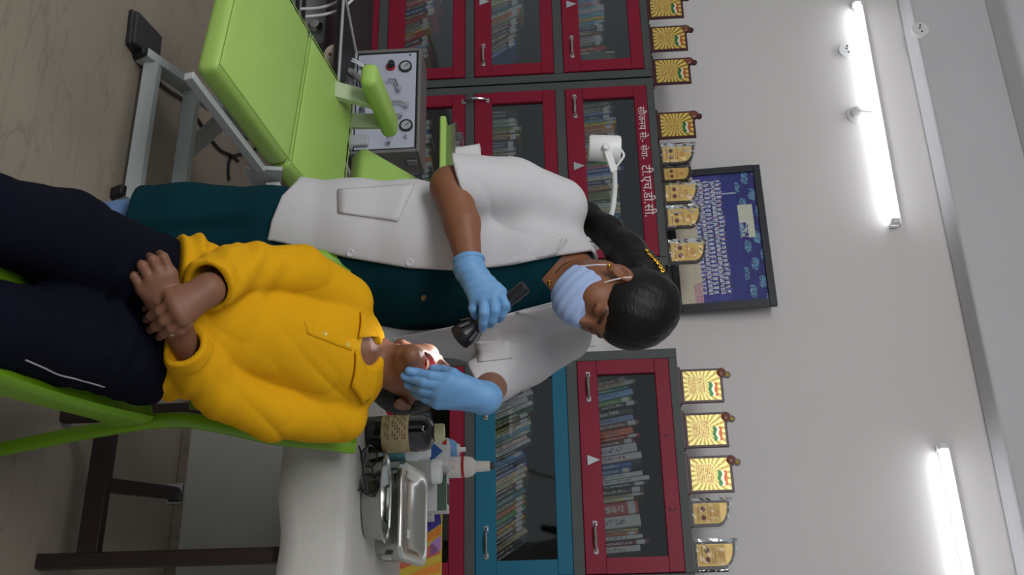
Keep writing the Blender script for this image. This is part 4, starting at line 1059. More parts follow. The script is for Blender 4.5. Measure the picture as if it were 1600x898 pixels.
# head in its own frame: x person's left, y forward, z up, metres for an adult
def head_frame(center, f, u):
    f = V3(f); f = f/np.linalg.norm(f); u = V3(u); u = u-f*(u@f); u /= np.linalg.norm(u); l = np.cross(u, f)
    Wd = np.stack([cR, cU, -cF], 1)               # picture axes (right, up, towards viewer) to world
    return center, np.stack([Wd@l, Wd@f, Wd@u], 0)
def to_head(p, HF, sc): return ((p-np.asarray(HF[0], np.float32))@HF[1].T.astype(np.float32))/sc
def from_head(q, HF, sc): return V3(HF[0])+(V3(q)*sc)@HF[1]
def head_sdf(p, HF, sc, mouth=0.0, ears=True): return culled(p, HF[0], .24, lambda q: _head(q, HF, sc, mouth, ears))
def _head(p, HF, sc, mouth=0.0, ears=True):
    q = to_head(p, HF, sc); s = q*np.array([1, 1, 1], np.float32); s[:, 0] = np.abs(s[:, 0])
    d = ell(q, (0, -.014, .045), (.073, .093, .086))
    j = .9*mouth
    d = smin(d, ell(q, (0, .030, -.022-j*.2), (.058, .062, .066)), .03)
    d = smin(d, ell(q, (0, .050, -.070-j*.6), (.036, .036, .034)), .03)
    d = smin(d, ell(q, (0, .071, -.092-j), (.019, .018, .017)), .02)
    d = smin(d, ell(s, (.036, .056, -.012), (.026, .030, .026)), .02)              # cheek bones
    d = smin(d, cap(s, (0, .080, .036), (.036, .070, .034), .010, .008), .018)     # brow
    d = smax(d, -ell(s, (.032, .094, .018), (.017, .016, .012)), .016)             # eye sockets
    d = smin(d, ell(s, (.031, .0725, .018), (.0145, .0125, .0115)), .004)          # closed lids over the eyes
    d = smax(d, -cap(s, (.019, .0855, .0135), (.043, .0755, .0125), .0009, .0009), .003)   # lash line
    d = smin(d, cap(q, (0, .083, .028), (0, .106, -.009), .0075, .0105), .012)     # nose
    d = smin(d, ell(s, (.0115, .096, -.013), (.0085, .010, .0075)), .006)
    d = smax(d, -ell(s, (.006, .102, -.0195), (.0042, .006, .0042)), .002)         # nostrils
    d = smin(d, cap(s, (0, .0905, -.041), (.019, .081, -.044), .0058, .004), .006) # upper lip
    d = smin(d, cap(s, (0, .0895, -.054-j), (.018, .0805, -.049-j*.5), .0066, .004), .006)
    if mouth: d = smax(d, -ell(q, (0, .083, -.048-j*.5), (.0235, .034, .004+j*.62)), .004)
    else: d = smax(d, -cap(s, (0, .097, -.0475), (.022, .085, -.0475), .0012, .0012), .003)
    if ears:
        e = ell(s, (.0765, -.012, .002), (.0085, .019, .030)); e = smax(e, -ell(s, (.085, -.008, .004), (.008, .011, .018)), .006)
        e = smin(e, ell(s, (.074, -.004, -.024), (.006, .010, .010)), .008); d = smin(d, e, .006)
    return d*sc
def skin_tone(base, lip, HF, sc, mouth=0.0, nails=()):
    base = np.array(s2l(base)); lip = np.array(s2l(lip))
    def col(V):
        q = to_head(V, HF, sc); s = q.copy(); s[:, 0] = np.abs(s[:, 0]); c = np.tile(base, (len(V), 1)); j = .9*mouth
        m1 = np.minimum(cap(s, (0, .0905, -.041), (.019, .081, -.044), .007, .005), cap(s, (0, .0895, -.054-j), (.018, .0805, -.049-j*.5), .0078, .005))
        t = np.clip(1-m1/.002, 0, 1)[:, None]; c = c*(1-t)+lip*t
        if mouth:
            m2 = ell(q, (0, .080, -.048-j*.5), (.0205, .034, .005+j*.62)); t = np.clip(1-m2/.001, 0, 1)[:, None]; c = c*(1-t)+np.array(s2l((196, 70, 72)))*t
        else:
            m3 = cap(s, (.019, .0860, .0135), (.043, .0765, .0125), .0016, .0016); t = np.clip(1-m3/.001, 0, 1)[:, None]; c = c*(1-t)+np.array(s2l((22, 14, 12)))*t
        br = cap(s, (.016, .088, .0375), (.046, .070, .040), .0042, .0022); t = np.clip(1-br/.003, 0, 1)[:, None]*.85; c = c*(1-t)+np.array(s2l((26, 18, 16)))*t
        for n_, r_ in nails:
            dd = np.sqrt(((V-np.asarray(n_, np.float32))**2).sum(1)); t = np.clip((r_-dd)/.001, 0, 1)[:, None]; c = c*(1-t)+np.array(s2l((196, 160, 146)))*t
        return c
    return col
M_skinB = mat('boy_skin', (0, 0, 0), .5, var=.05, vscale=30, bump=.08, bscale=300, spec=.3, sss=.08, attr='Col')
M_skinW = mat('woman_skin', (0, 0, 0), .5, var=.05, vscale=30, bump=.08, bscale=300, spec=.3, sss=.08, attr='Col')
def hair_mat():
    M = mat('black_hair', (11, 10, 10), .46, var=.3, vscale=40, spec=.25)
    nt = M.node_tree; N = nt.nodes; L = nt.links; b = N['Principled BSDF']
    tc = N.new('ShaderNodeTexCoord'); mp = N.new('ShaderNodeMapping'); mp.inputs['Scale'].default_value = (40, 260, 260); mp.inputs['Rotation'].default_value = (.3, .5, .6)
    L.new(tc.outputs['Object'], mp.inputs[0]); nz = N.new('ShaderNodeTexNoise'); nz.inputs['Scale'].default_value = 1; nz.inputs['Detail'].default_value = 3; L.new(mp.outputs[0], nz.inputs['Vector'])
    bp = N.new('ShaderNodeBump'); bp.inputs['Strength'].default_value = .5; bp.inputs['Distance'].default_value = .003; L.new(nz.outputs['Fac'], bp.inputs['Height']); L.new(bp.outputs[0], b.inputs['Normal'])
    return M
M_hair = hair_mat()

# ------------------------------------------------------------------ the seated boy
def unit(v): v = V3(v); return v/np.linalg.norm(v)
BHF = head_frame(W(636, 584, 2.42), (-.15, .93, .34), (.35, .36, -.86)); BSC = .93; BMO = .030
wB = unit(W(556, 684, 2.38)-W(572, 456, 2.38)); spB = W(560, 560, 2.41)-W(235, 495, 2.19); dB = unit(np.cross(wB, spB)); 
def stn(rows): return [(W(a, b, c), d, e) for a, b, c, d, e in rows]
B_torso = stn([(195, 494, 2.17, .165, .112), (290, 497, 2.19, .160, .115), (360, 506, 2.23, .120, .108), (430, 526, 2.28, .112, .106), (500, 550, 2.33, .122, .102), (543, 562, 2.37, .125, .085), (563, 560, 2.40, .075, .062)])
B_armR = px([(540, 472, 2.36, .060), (470, 426, 2.27, .054), (395, 421, 2.20, .053), (358, 428, 2.145, .052), (326, 446, 2.065, .047)])
B_armL = px([(533, 650, 2.35, .058), (430, 647, 2.245, .052), (345, 612, 2.17, .052), (312, 578, 2.125, .049), (286, 541, 2.062, .042)])
B_hip = stn([(222, 494, 2.17, .160, .100), (262, 495, 2.19, .150, .100)])
kneeR = W(-20, 338, 1.75); kneeL = W(-20, 505, 1.75)
ankR = kneeR+V3((.0, .05, 0)); ankR[2] = .09; ankL = kneeL+V3((.0, .05, 0)); ankL[2] = .09
B_legR = px([(225, 432, 2.15, .085), (100, 374, 1.95, .086)])+[(kneeR, .070), (ankR, .055)]
B_legL = px([(225, 560, 2.15, .085), (100, 525, 1.95, .086)])+[(kneeL, .070), (ankL, .055)]
foreR = [(W(352, 430, 2.17), .034), (W(325, 453, 2.055), .0265)]
foreL = [(W(312, 578, 2.14), .033), (W(272, 503, 2.050), .0265)]
HBR = {'wrist': foreR[-1], 'fingers': [
    px([(264, 459, 2.014, .0100), (246, 470, 2.014, .0092), (235, 477, 2.024, .0084), (228, 482, 2.038, .0074)]),
    px([(270, 472, 2.004, .0108), (249, 486, 2.004, .0098), (236, 494, 2.016, .0090), (229, 499, 2.032, .0078)]),
    px([(277, 486, 2.002, .0108), (255, 501, 2.002, .0098), (242, 510, 2.016, .0090), (235, 515, 2.032, .0078)]),
    px([(286, 499, 2.006, .0108), (267, 513, 2.008, .0098), (255, 521, 2.020, .0090), (249, 526, 2.036, .0078)])],
    'thumb': px([(298, 488, 2.030, .0125), (292, 507, 2.020, .0110), (282, 516, 2.018, .0100), (270, 521, 2.022, .0090)])}
HBL = {'wrist': foreL[-1], 'fingers': [
    px([(267, 428, 2.025, .0105), (255, 402, 2.018, .0098), (250, 398, 2.042, .0088), (258, 410, 2.056, .0078)]),
    px([(251, 432, 2.016, .0105), (238, 406, 2.008, .0098), (233, 402, 2.034, .0088), (242, 416, 2.050, .0078)]),
    px([(236, 440, 2.012, .0105), (222, 415, 2.004, .0098), (217, 411, 2.030, .0088), (226, 426, 2.048, .0078)]),
    px([(222, 452, 2.014, .0098), (209, 431, 2.006, .0090), (205, 428, 2.030, .0082), (214, 440, 2.046, .0072)])],
    'thumb': px([(272, 470, 2.060, .012), (272, 445, 2.060, .0105), (266, 428, 2.064, .0095)])}
neckB = [(from_head((0, -.005, -.045), BHF, BSC), .047), (W(575, 556, 2.425), .048), (W(545, 556, 2.42), .055)]
def boy_body(p):
    d = head_sdf(p, BHF, BSC, BMO)
    d = smin(d, chain(p, neckB), .018)
    d = smin(d, loft(p, [(c, a*.84, b*.84) for c, a, b in B_torso], wB, dB), .03)
    for arm, fo, H in ((B_armR, foreR, HBR), (B_armL, foreL, HBL)):
        d = smin(d, chain(p, [(q, r*.62) for q, r in arm[:4]]), .02)
        d = smin(d, smin(chain(p, fo), hand(p, H), .014), .004)
    for lg in (B_legR, B_legL): d = smin(d, chain(p, [(q, r*.7) for q, r in lg]+[(lg[-1][0]+V3((.02, -.10, -.045)), .028)]), .02)
    return d
def fold(p, a, c, lam, amp, seed):
    """creases across direction a around point c"""
    q = p-np.asarray(c, np.float32); s = q@np.asarray(unit(a), np.float32)
    return amp*np.sin(s*2*math.pi/lam+1.6*waves(p, 14, seed))*np.exp(-(q*q).sum(1)/(2*.09**2))
def crease(p, a, f, seed, stretch=4.0):
    """long soft creases running along a"""
    a = np.asarray(unit(a), np.float32); q = p-np.outer(p@a, a*(1-1/stretch)).astype(np.float32)
    n_ = waves(q, f, seed); return 1-2*np.sqrt(np.abs(n_)+.02)
cutR = unit(B_armR[-1][0]-B_armR[-2][0]); cutL = unit(B_armL[-1][0]-B_armL[-2][0])
def boy_shirt_raw(p):
    d = loft(p, B_torso, wB, dB); arms = None; quiet = 1.0
    for A_, cu in ((B_armR, cutR), (B_armL, cutL)):
        q = V3(A_[-1][0]); r = A_[-1][1]
        a = smax(chain(p, A_, .02), half(p, q, cu), .004)
        ring = np.maximum(np.abs(cap(p, q-cu*.05, q+cu*.03, r-.001, r-.001))-.005, np.abs(half(p, q-cu*.014, cu))-.016)      # turned-up cuff
        a = smin(smax(a, -cap(p, q-cu*.035, q+cu*.05, r-.010, r-.005), .004), ring-.001, .004)
        arms = a if arms is None else np.minimum(arms, a)
        e = p-np.asarray(q, np.float32); quiet = quiet*(1-np.exp(-(e*e).sum(1)/(2*.04**2)))
    d = smin(d, arms, .010)
    f = .0035*crease(p, wB*.8+unit(spB)*.65, 40, 3)+.0012*waves(p, 30, 5)
    f = f+.004*crease(p, wB*.5-unit(spB)*.9, 55, 6)*np.exp(-((p-np.asarray(W(450, 455, 2.25), np.float32))**2).sum(1)/(2*.08**2))
    f = f+.004*crease(p, wB*.7+unit(spB)*.7, 55, 7)*np.exp(-((p-np.asarray(W(470, 640, 2.25), np.float32))**2).sum(1)/(2*.09**2))
    f = f+fold(p, spB, W(265, 400, 2.12), .034, .0035, 8)+fold(p, spB, W(262, 600, 2.12), .034, .002, 9)+fold(p, spB+wB*.2, W(352, 420, 2.14), .05, .004, 10)
    return d+f*quiet
def boy_shirt(p):
    d = boy_shirt_raw(p)
    d = smax(d, -half(p, W(247, 494, 2.18), spB), .008)              # hem
    d = smax(d, -chain(p, [(W(556, 553, 2.40), .048), (W(605, 552, 2.40), .055)]), .006)     # neck opening
    d = smax(d, -chain(p, [(W(548, 545, 2.335), .016), (W(600, 545, 2.30), .05)]), .006)
    return d
def boy_trousers(p):
    d = loft(p, B_hip, wB, dB)
    d = smin(d, smin(chain(p, B_legR, .02), chain(p, B_legL, .02), .02), .03)
    d = smax(d, half(p, W(270, 495, 2.19), spB), .006)
    d = d+.003*waves(p, 20, 21)+.0015*waves(p, 45, 22)+fold(p, W(100, 374, 1.95)-W(225, 432, 2.15), W(215, 400, 2.1), .05, .005, 23)+fold(p, W(100, 525, 1.95)-W(225, 560, 2.15), W(205, 540, 2.1), .055, .006, 24)
    for a_ in (ankR, ankL): d = smax(d, (a_[2]-.02)-p[:, 2], .004)
    return d
M_yellow = mat('yellow_cotton', (210, 154, 16), .9, spec=.12, var=.04, vscale=5, bump=.2, bscale=600)
M_navy = mat('navy_cloth', (12, 14, 26), .9, spec=.08, var=.08, vscale=5, bump=.2, bscale=600)
hipW = W(225, 495, 2.17)
boy = thing('person', 'seated person in yellow shirt and navy trousers, head tilted back', 'person', (hipW[0], hipW[1], 0))
nailsB = [(W(269, 521.5, 2.0132), .0048)]
lo, hi = bounds([q for q, r in B_armR+B_armL+B_legR+B_legL]+[BHF[0], kneeR, kneeL, W(200, 400, 2.0), ankR, ankL], .16); lo[2] = -.005
skin_obj('body', boy_body, lo, hi, .0033, M_skinB, boy, skin_tone((124, 84, 64), (150, 84, 78), BHF, BSC, BMO, nailsB))
lo, hi = bounds([q for q, r in B_armR+B_armL]+[c for c, a, b in B_torso], .12)
shirt_o = skin_obj('shirt', boy_shirt, lo, hi, .0048, M_yellow, boy)
lo, hi = bounds([q for q, r in B_legR+B_legL]+[c for c, a, b in B_torso[:2]], .15); lo[2] = .0
tr_o = skin_obj('trousers', boy_trousers, lo, hi, .007, M_navy, boy)
pl = draped_line(boy_trousers, [(40, 562), (68, 574), (92, 585), (120, 592), (163, 604)], .002, .0005)
bm = BM(); tube(bm, pl, .0016, 6); obj('white_piping', bm, mat('piping_grey', (150, 150, 156), .7), tr_o)
for a_ in (ankR, ankL):
    bm = BM(); bmesh.ops.create_icosphere(bm, subdivisions=3, radius=1); 
    for v in bm.verts: v.co = Vector((a_[0]+.02+v.co.x*.045, a_[1]-.05+v.co.y*.12, max(.0, .04+v.co.z*.05)))
    obj('shoe', bm, M_dark, boy, smooth=2)
# collar flaps, placket, buttons
def flap(a, b, c, d, thick=.004, bulge=.008, n=6):
    """curved sheet through four points with real thickness"""
    a, b, c, d = [V3(q) for q in (a, b, c, d)]; nn = unit(np.cross(b-a, d-a)); 
    if nn@cF > 0: nn = -nn
    top = []; 
    for j in range(n+1):
        for i in range(n+1):
            u, v = i/n, j/n; p = (a*(1-u)+b*u)*(1-v)+(d*(1-u)+c*u)*v; top.append(p+nn*bulge*math.sin(math.pi*u)*.6+nn*bulge*math.sin(math.pi*v)*.6)
    bm = BM(); T = [bm.verts.new(p) for p in top]; B_ = [bm.verts.new(p-nn*thick) for p in top]; s = n+1
    for j in range(n):
        for i in range(n):
            q = j*s+i; bm.faces.new((T[q], T[q+1], T[q+s+1], T[q+s])); bm.faces.new((B_[q], B_[q+s], B_[q+s+1], B_[q+1]))
    for k in range(n):
        for x_, y_ in ((k, k+1), (n*s+k, n*s+k+1), (k*s, (k+1)*s), (k*s+n, (k+1)*s+n)): bm.faces.new((T[x_], T[y_], B_[y_], B_[x_]))
    return bm
def surfD(fn, x, y, off=0.0): p, n = hit(fn, x, y); return p+n*off
co1 = [W(601, 527, 2.375), W(590, 508, 2.40), surfD(boy_shirt_raw, 562, 486, .006), surfD(boy_shirt_raw, 556, 528, .010)]
obj('collar', flap(*co1), M_yellow, shirt_o, smooth=2)
co2 = [W(556, 548, 2.295), W(592, 606, 2.36), W(572, 630, 2.365), surfD(boy_shirt_raw, 545, 598, .010)]
co2 = [surfD(boy_shirt_raw, 553, 548, .008), W(590, 608, 2.352), surfD(boy_shirt_raw, 566, 630, .006), surfD(boy_shirt_raw, 547, 600, .010)]
obj('collar', flap(*co2), M_yellow, shirt_o, smooth=2)
bm = drape(boy_shirt, [(475, 500), (480, 522), (549, 548), (551, 528)], 4, 16, -.001, .0022); obj('placket', bm, M_yellow, shirt_o, smooth=2)
M_btn = mat('yellow_button', (206, 170, 60), .3)
for x, y in ((508, 521), (543, 538)): button(boy_shirt, x, y, .0058, M_btn, shirt_o)
def boy_hair(p):
    q = to_head(p, BHF, BSC)
    d = ell(q, (0, -.022, .052), (.082, .102, .092))
    s = q.copy(); s[:, 0] = np.abs(s[:, 0])
    d = smin(d, ell(q, (0, -.075, -.015), (.055, .04, .05)), .03)
    d = smax(d, (q@np.array([0, .8, -.6], np.float32))-.012, .01)
    d = smax(d, -ell(s, (.085, -.005, -.004), (.03, .026, .036)), .01)
    d = d+.0035*waves(q, 60, 31)
    return d*BSC
bc = V3(BHF[0]); skin_obj('hair', boy_hair, bc-.15, bc+.15, .004, M_hair, boy)
# upper teeth
bm = BM()
for k in range(7):
    a = (k-3)*.17; c = from_head((.019*math.sin(a)*1.1, .058+.020*math.cos(a), -.0465), BHF, BSC)
    bmesh.ops.create_icosphere(bm, subdivisions=1, radius=.0036, matrix=Matrix.Translation(Vector(c)))
obj('teeth', bm, mat('tooth', (226, 214, 190), .3), boy, smooth=2)

# ------------------------------------------------------------------ green plastic chair under the boy
M_gplastic = mat('green_plastic', (112, 160, 18), .36, var=.03)
fw_ = (kneeR+kneeL)/2-hipW; fw_[2] = 0; fw_ = unit(fw_); sd = unit(np.cross(fw_, [0, 0, 1.0])); sd = sd if sd@cR > 0 else -sd
P0 = W(238, 652, 2.24); P0[2] = .40
t = thing('plastic_chair', 'lime green plastic chair under the seated person', 'chair', (hipW[0], hipW[1], 0))
CW = .40
SB = [W(240, 378, 2.30), W(262, 650, 2.27), W(-35, 582, 1.70), W(-35, 292, 1.74)]     # seat corners: back left, back right, front right, front left
for q, zz in zip(SB, (.392, .392, .372, .372)): q[2] = zz
def seatpt(u, v):          # u 0..1 left to right, v 0..1 back to front
    p = (SB[0]*(1-u)+SB[1]*u)*(1-v)+(SB[3]*(1-u)+SB[2]*u)*v
    return p-V3((0, 0, .018*math.sin(math.pi*v)+.03*math.sin(math.pi*u)))
bm = BM(); n = 16; G = {}
for j in range(n+1):
    for i in range(n+1): G[i, j] = seatpt(i/n, j/n)
def rim(i, j, du, dvv, depth):
    return G[i, j]+sd*du+fw_*dvv+V3((0, 0, -depth))
T = {k: bm.verts.new(v) for k, v in G.items()}; B_ = {k: bm.verts.new(v-V3((0, 0, .005))) for k, v in G.items()}
for j in range(n):
    for i in range(n):
        bm.faces.new((T[i, j], T[i+1, j], T[i+1, j+1], T[i, j+1])); bm.faces.new((B_[i, j], B_[i, j+1], B_[i+1, j+1], B_[i+1, j]))
def apron(keys, du, dvv, dep):
    prof = [(0, .012), (.008, .006), (.014, -.008)]
    prev = None
    for idx, k in enumerate(keys):
        f = idx/(len(keys)-1); col_ = [T[k]]
        for (o_, dz) in prof: col_.append(bm.verts.new(G[k]+sd*du*o_+fw_*dvv*o_+V3((0, 0, dz))))
        col_.append(bm.verts.new(G[k]+sd*du*.018+fw_*dvv*.018+V3((0, 0, -dep(f))))); col_.append(bm.verts.new(G[k]+sd*du*.012+fw_*dvv*.012+V3((0, 0, -dep(f))))); col_.append(B_[k])
        if prev:
            for q in range(len(col_)-1): bm.faces.new((prev[q], col_[q], col_[q+1], prev[q+1]))
        prev = col_
arch = lambda f: .035+.035*abs(2*f-1)**2.5
apron([(n, j) for j in range(n+1)], 1, 0, arch); apron([(0, j) for j in range(n, -1, -1)], -1, 0, arch); apron([(i, n) for i in range(n, -1, -1)], 0, 1, lambda f: .03+.03*abs(2*f-1)**3); apron([(i, 0) for i in range(n+1)], 0, -1, lambda f: .03)
obj('seat', bm, M_gplastic, t, smooth=True)
upR = [W(553, 697, 2.52), W(500, 690, 2.48), W(430, 683, 2.43), W(340, 664, 2.36), W(262, 656, 2.30), W(130, 676, 2.33), W(0, 702, 2.37)]
q = upR[-1]+(upR[-1]-upR[-2])*(upR[-1][2]/(upR[-2][2]-upR[-1][2])); q[2] = .0; upR.append(q)
upL = [W(548, 418, 2.57), W(505, 403, 2.54), W(430, 402, 2.48), W(340, 410, 2.41), W(262, 388, 2.36), W(130, 360, 2.38), W(0, 335, 2.42)]
q = upL[-1]+(upL[-1]-upL[-2])*(upL[-1][2]/(upL[-2][2]-upL[-1][2])); q[2] = .0; upL.append(q)
def strip(pts, wd, th, wid):
    """flat moulded strip with rounded edges along pts; wid: width direction"""
    bm = BM(); P_ = smooth_path(pts, 6); rings = []
    for i, p in enumerate(P_):
        tn = unit(P_[min(i+1, len(P_)-1)]-P_[max(i-1, 0)]); a = unit(wid-tn*(wid@tn)); b = np.cross(tn, a)
        ww = wd if not callable(wd) else wd(i/(len(P_)-1))
        rings.append([bm.verts.new(p+a*ww/2*math.copysign(abs(math.cos(x))**.6, math.cos(x))+b*th/2*math.copysign(abs(math.sin(x))**.6, math.sin(x))) for x in [2*math.pi*k/12 for k in range(12)]])
    for A, B2 in zip(rings, rings[1:]):
        for k in range(12): bm.faces.new((A[k], A[(k+1) % 12], B2[(k+1) % 12], B2[k]))
    bm.faces.new(rings[0][::-1]); bm.faces.new(rings[-1]); return bm
for up_ in (upR, upL):
    obj('rear_leg', strip(up_, lambda f: .037-.008*f, .028, sd), M_gplastic, t, smooth=True)
for sgn, key in ((1, (n, n)), (-1, (0, n))):
    a = G[key]+sd*sgn*.004+V3((0, 0, -.01)); b = a+fw_*.05+sd*sgn*.035; b[2] = 0
    obj('front_leg', strip([a-fw_*.015, (a+b)/2, b], lambda f: .055-.02*f, .035, sd), M_gplastic, t, smooth=True)
# backrest: five upright slats under a curved top panel
def backpt(u, v):
    i = min(int(v*3.2), 2); f = v*3.2-i if v*3.2 < 3 else 1
    seq = upR[4::-1]; sL = upL[4::-1]; x = v*4; i = min(int(x), 3); f = x-i
    R_ = seq[i]*(1-f)+seq[i+1]*f; L_ = sL[i]*(1-f)+sL[i+1]*f
    return L_*(1-u)+R_*u-fw_*.035*math.sin(math.pi*u)+V3((0, 0, .035*math.sin(math.pi*u)*v**4))
for k in range(5):
    u = .14+.18*k; obj('back_slat', strip([backpt(u, v) for v in (.10, .3, .5, .72, .86)], .045, .010, sd), M_gplastic, t, smooth=True)
bm = BM(); m_ = 20; T = {}; B_ = {}
for i in range(m_+1):
    for j in range(7):
        p = backpt(i/m_, .78+.22*j/6); T[i, j] = bm.verts.new(p+fw_*.006); B_[i, j] = bm.verts.new(p-fw_*.006)
for i in range(m_):
    for j in range(6):
        bm.faces.new((T[i, j], T[i+1, j], T[i+1, j+1], T[i, j+1])); bm.faces.new((B_[i, j], B_[i, j+1], B_[i+1, j+1], B_[i+1, j]))
    bm.faces.new((T[i, 6], T[i+1, 6], B_[i+1, 6], B_[i, 6])); bm.faces.new((T[i, 0], B_[i, 0], B_[i+1, 0], T[i+1, 0]))
for j in range(6):
    for i in (0, m_): bm.faces.new((T[i, j], T[i, j+1], B_[i, j+1], B_[i, j]))
obj('top_panel', bm, M_gplastic, t, smooth=True)

# ------------------------------------------------------------------ the standing woman in the white coat
def rot_fu(yaw, pitch, roll=0):
    y, p = math.radians(yaw), math.radians(pitch)
    f = V3((math.sin(y)*math.cos(p), -math.sin(p), math.cos(y)*math.cos(p))); u = V3((math.sin(y)*math.sin(p), math.cos(p), math.cos(y)*math.sin(p)))
    l = np.cross(u, f); r = math.radians(roll); return f, u*math.cos(r)+l*math.sin(r)
fD, uD = rot_fu(42, 47, 6)
DHF = head_frame(W(958, 467, 2.46), fD, uD); DSC = 1.02
wD = unit(W(900, 548, 2.74)-W(884, 298, 2.62)); spD = W(890, 428, 2.67)-W(430, 398, 2.69); dD = unit(np.cross(wD, spD))
D_kurta = stn([(190, 402, 2.70, .178, .125), (300, 400, 2.70, .176, .13), (430, 398, 2.69, .170, .13), (540, 405, 2.68, .165, .125), (640, 412, 2.67, .160, .12), (760, 420, 2.66, .165, .118), (835, 425, 2.66, .155, .100), (880, 428, 2.66, .120, .072), (900, 432, 2.66, .06, .052)])
D_coat = stn([(385, 398, 2.69, .188, .142), (470, 400, 2.69, .190, .142), (560, 408, 2.68, .198, .142), (650, 413, 2.67, .200, .136), (740, 420, 2.66, .192, .130), (820, 424, 2.66, .182, .116), (872, 427, 2.66, .150, .088), (898, 431, 2.66, .090, .066)])
D_flare = stn([(560, 498, 2.69, .075, .05), (660, 506, 2.68, .085, .05), (740, 512, 2.68, .085, .05), (830, 512, 2.69, .07, .05)])
D_slR = px([(872, 322, 2.645, .072), (800, 298, 2.60, .077), (700, 292, 2.545, .082)])
D_slL = px([(880, 524, 2.735, .070), (820, 558, 2.68, .069), (735, 612, 2.585, .062)])
armR = px([(872, 322, 2.645, .05), (704, 291, 2.525, .046), (722, 350, 2.47, .0405), (733, 412, 2.425, .0285)])
armL = px([(880, 524, 2.735, .05), (768, 602, 2.62, .042), (758, 622, 2.37, .030)])
HDR = {'wrist': (W(733, 420, 2.42), .030), 'fingers': [
    px([(781, 456, 2.388, .0112), (789, 476, 2.376, .0104), (784, 490, 2.386, .0096), (780, 497, 2.402, .0088)]),
    px([(770, 462, 2.382, .0115), (773, 484, 2.366, .0106), (769, 499, 2.376, .0098), (766, 506, 2.392, .0088)]),
    px([(755, 465, 2.380, .0112), (756, 488, 2.364, .0104), (755, 503, 2.374, .0096), (754, 511, 2.390, .0086)]),
    px([(741, 466, 2.386, .0102), (739, 482, 2.384, .0094), (742, 490, 2.396, .0086), (746, 496, 2.408, .0078)])],
    'thumb': px([(752, 440, 2.433, .0135), (775, 462, 2.443, .0118), (790, 480, 2.440, .0102)])}
def fing(pts):
    out = []
    for x, y, D, r in pts:
        p, n_ = hit(boy_body, x, y); Ds = float((p-CAM)@cF); out.append((W(x, y, min(D, Ds-r*.75)), r))
    return out
HDL = {'wrist': (W(757, 622, 2.345), .030), 'fingers': [
    fing([(704, 592, 2.305, .0115), (672, 587, 2.300, .0106), (652, 582, 2.33, .0098), (639, 579, 2.36, .0086)]),
    fing([(694, 602, 2.302, .0118), (662, 597, 2.300, .0108), (643, 590, 2.33, .0100), (632, 587, 2.36, .0088)]),
    fing([(686, 614, 2.306, .0115), (660, 609, 2.310, .0106), (645, 603, 2.34, .0096), (637, 600, 2.36, .0086)]),
    fing([(684, 629, 2.316, .0105), (666, 622, 2.325, .0095), (655, 616, 2.34, .0088), (648, 612, 2.36, .0080)])],
    'thumb': fing([(728, 600, 2.320, .0140), (708, 584, 2.318, .0120), (692, 579, 2.34, .0106), (677, 577, 2.37, .0094)])}
neckD = [(from_head((0, -.02, -.05), DHF, DSC), .050), (W(900, 436, 2.635), .052), (W(870, 432, 2.655), .06)]
D_legR = px([(330, 352, 2.70, .080), (190, 350, 2.70, .064)]); D_legL = px([(330, 445, 2.72, .080), (190, 440, 2.72, .064)])
for lg in (D_legR, D_legL): a_ = V3(lg[-1][0]).copy(); a_[2] = .08; lg.append((a_, .052))
def dent_body(p):
    d = head_sdf(p, DHF, DSC)
    d = smin(d, chain(p, neckD), .02)
    d = smin(d, loft(p, [(c, a*.90, b*.90) for c, a, b in D_kurta[2:]], wD, dD), .03)
    for A_, H in ((armR, HDR), (armL, HDL)):
        d = smin(d, chain(p, A_, .012), .02); d = smin(d, hand(p, H, -.0015), .008)
    for lg in (D_legR, D_legL): d = smin(d, chain(p, [(q, r*.8) for q, r in lg]+[(lg[-1][0]+V3((.03, -.12, -.05)), .026)]), .02)
    return d
def pixcut(p, poly, Dmid):
    x, y, D = proj(p); return np.maximum(poly2(x, y, poly)*D/FPX, D-Dmid).astype(np.float32)
NECKL = [(846, 436), (880, 398), (925, 392), (930, 470), (876, 472), (862, 455)]
def kurta(p):
    d = loft(p, D_kurta, wD, dD)
    d = smax(d, -half(p, W(222, 402, 2.70), spD), .006)
    d = d+.003*waves(p, 16, 41)+.0015*waves(p, 40, 42)+fold(p, wD, W(320, 350, 2.6), .07, .005, 43)+fold(p, wD+unit(spD)*.3, W(500, 420, 2.6), .08, .004, 44)
    d = smax(d, -pixcut(p, NECKL, 2.64), .004)
    return d
OPEN = [(380, 378), (425, 376), (545, 403), (640, 419), (720, 423), (800, 414), (870, 400), (925, 392), (930, 478), (868, 470), (800, 488), (700, 511), (600, 529), (380, 545)]
KEEP = [(416, 382), (424, 345), (440, 306), (462, 284), (480, 262), (1050, 180), (1050, 760), (416, 760)]
hemR = -cU*.958+cR*.287; hemL = -cU*.837+cR*.549
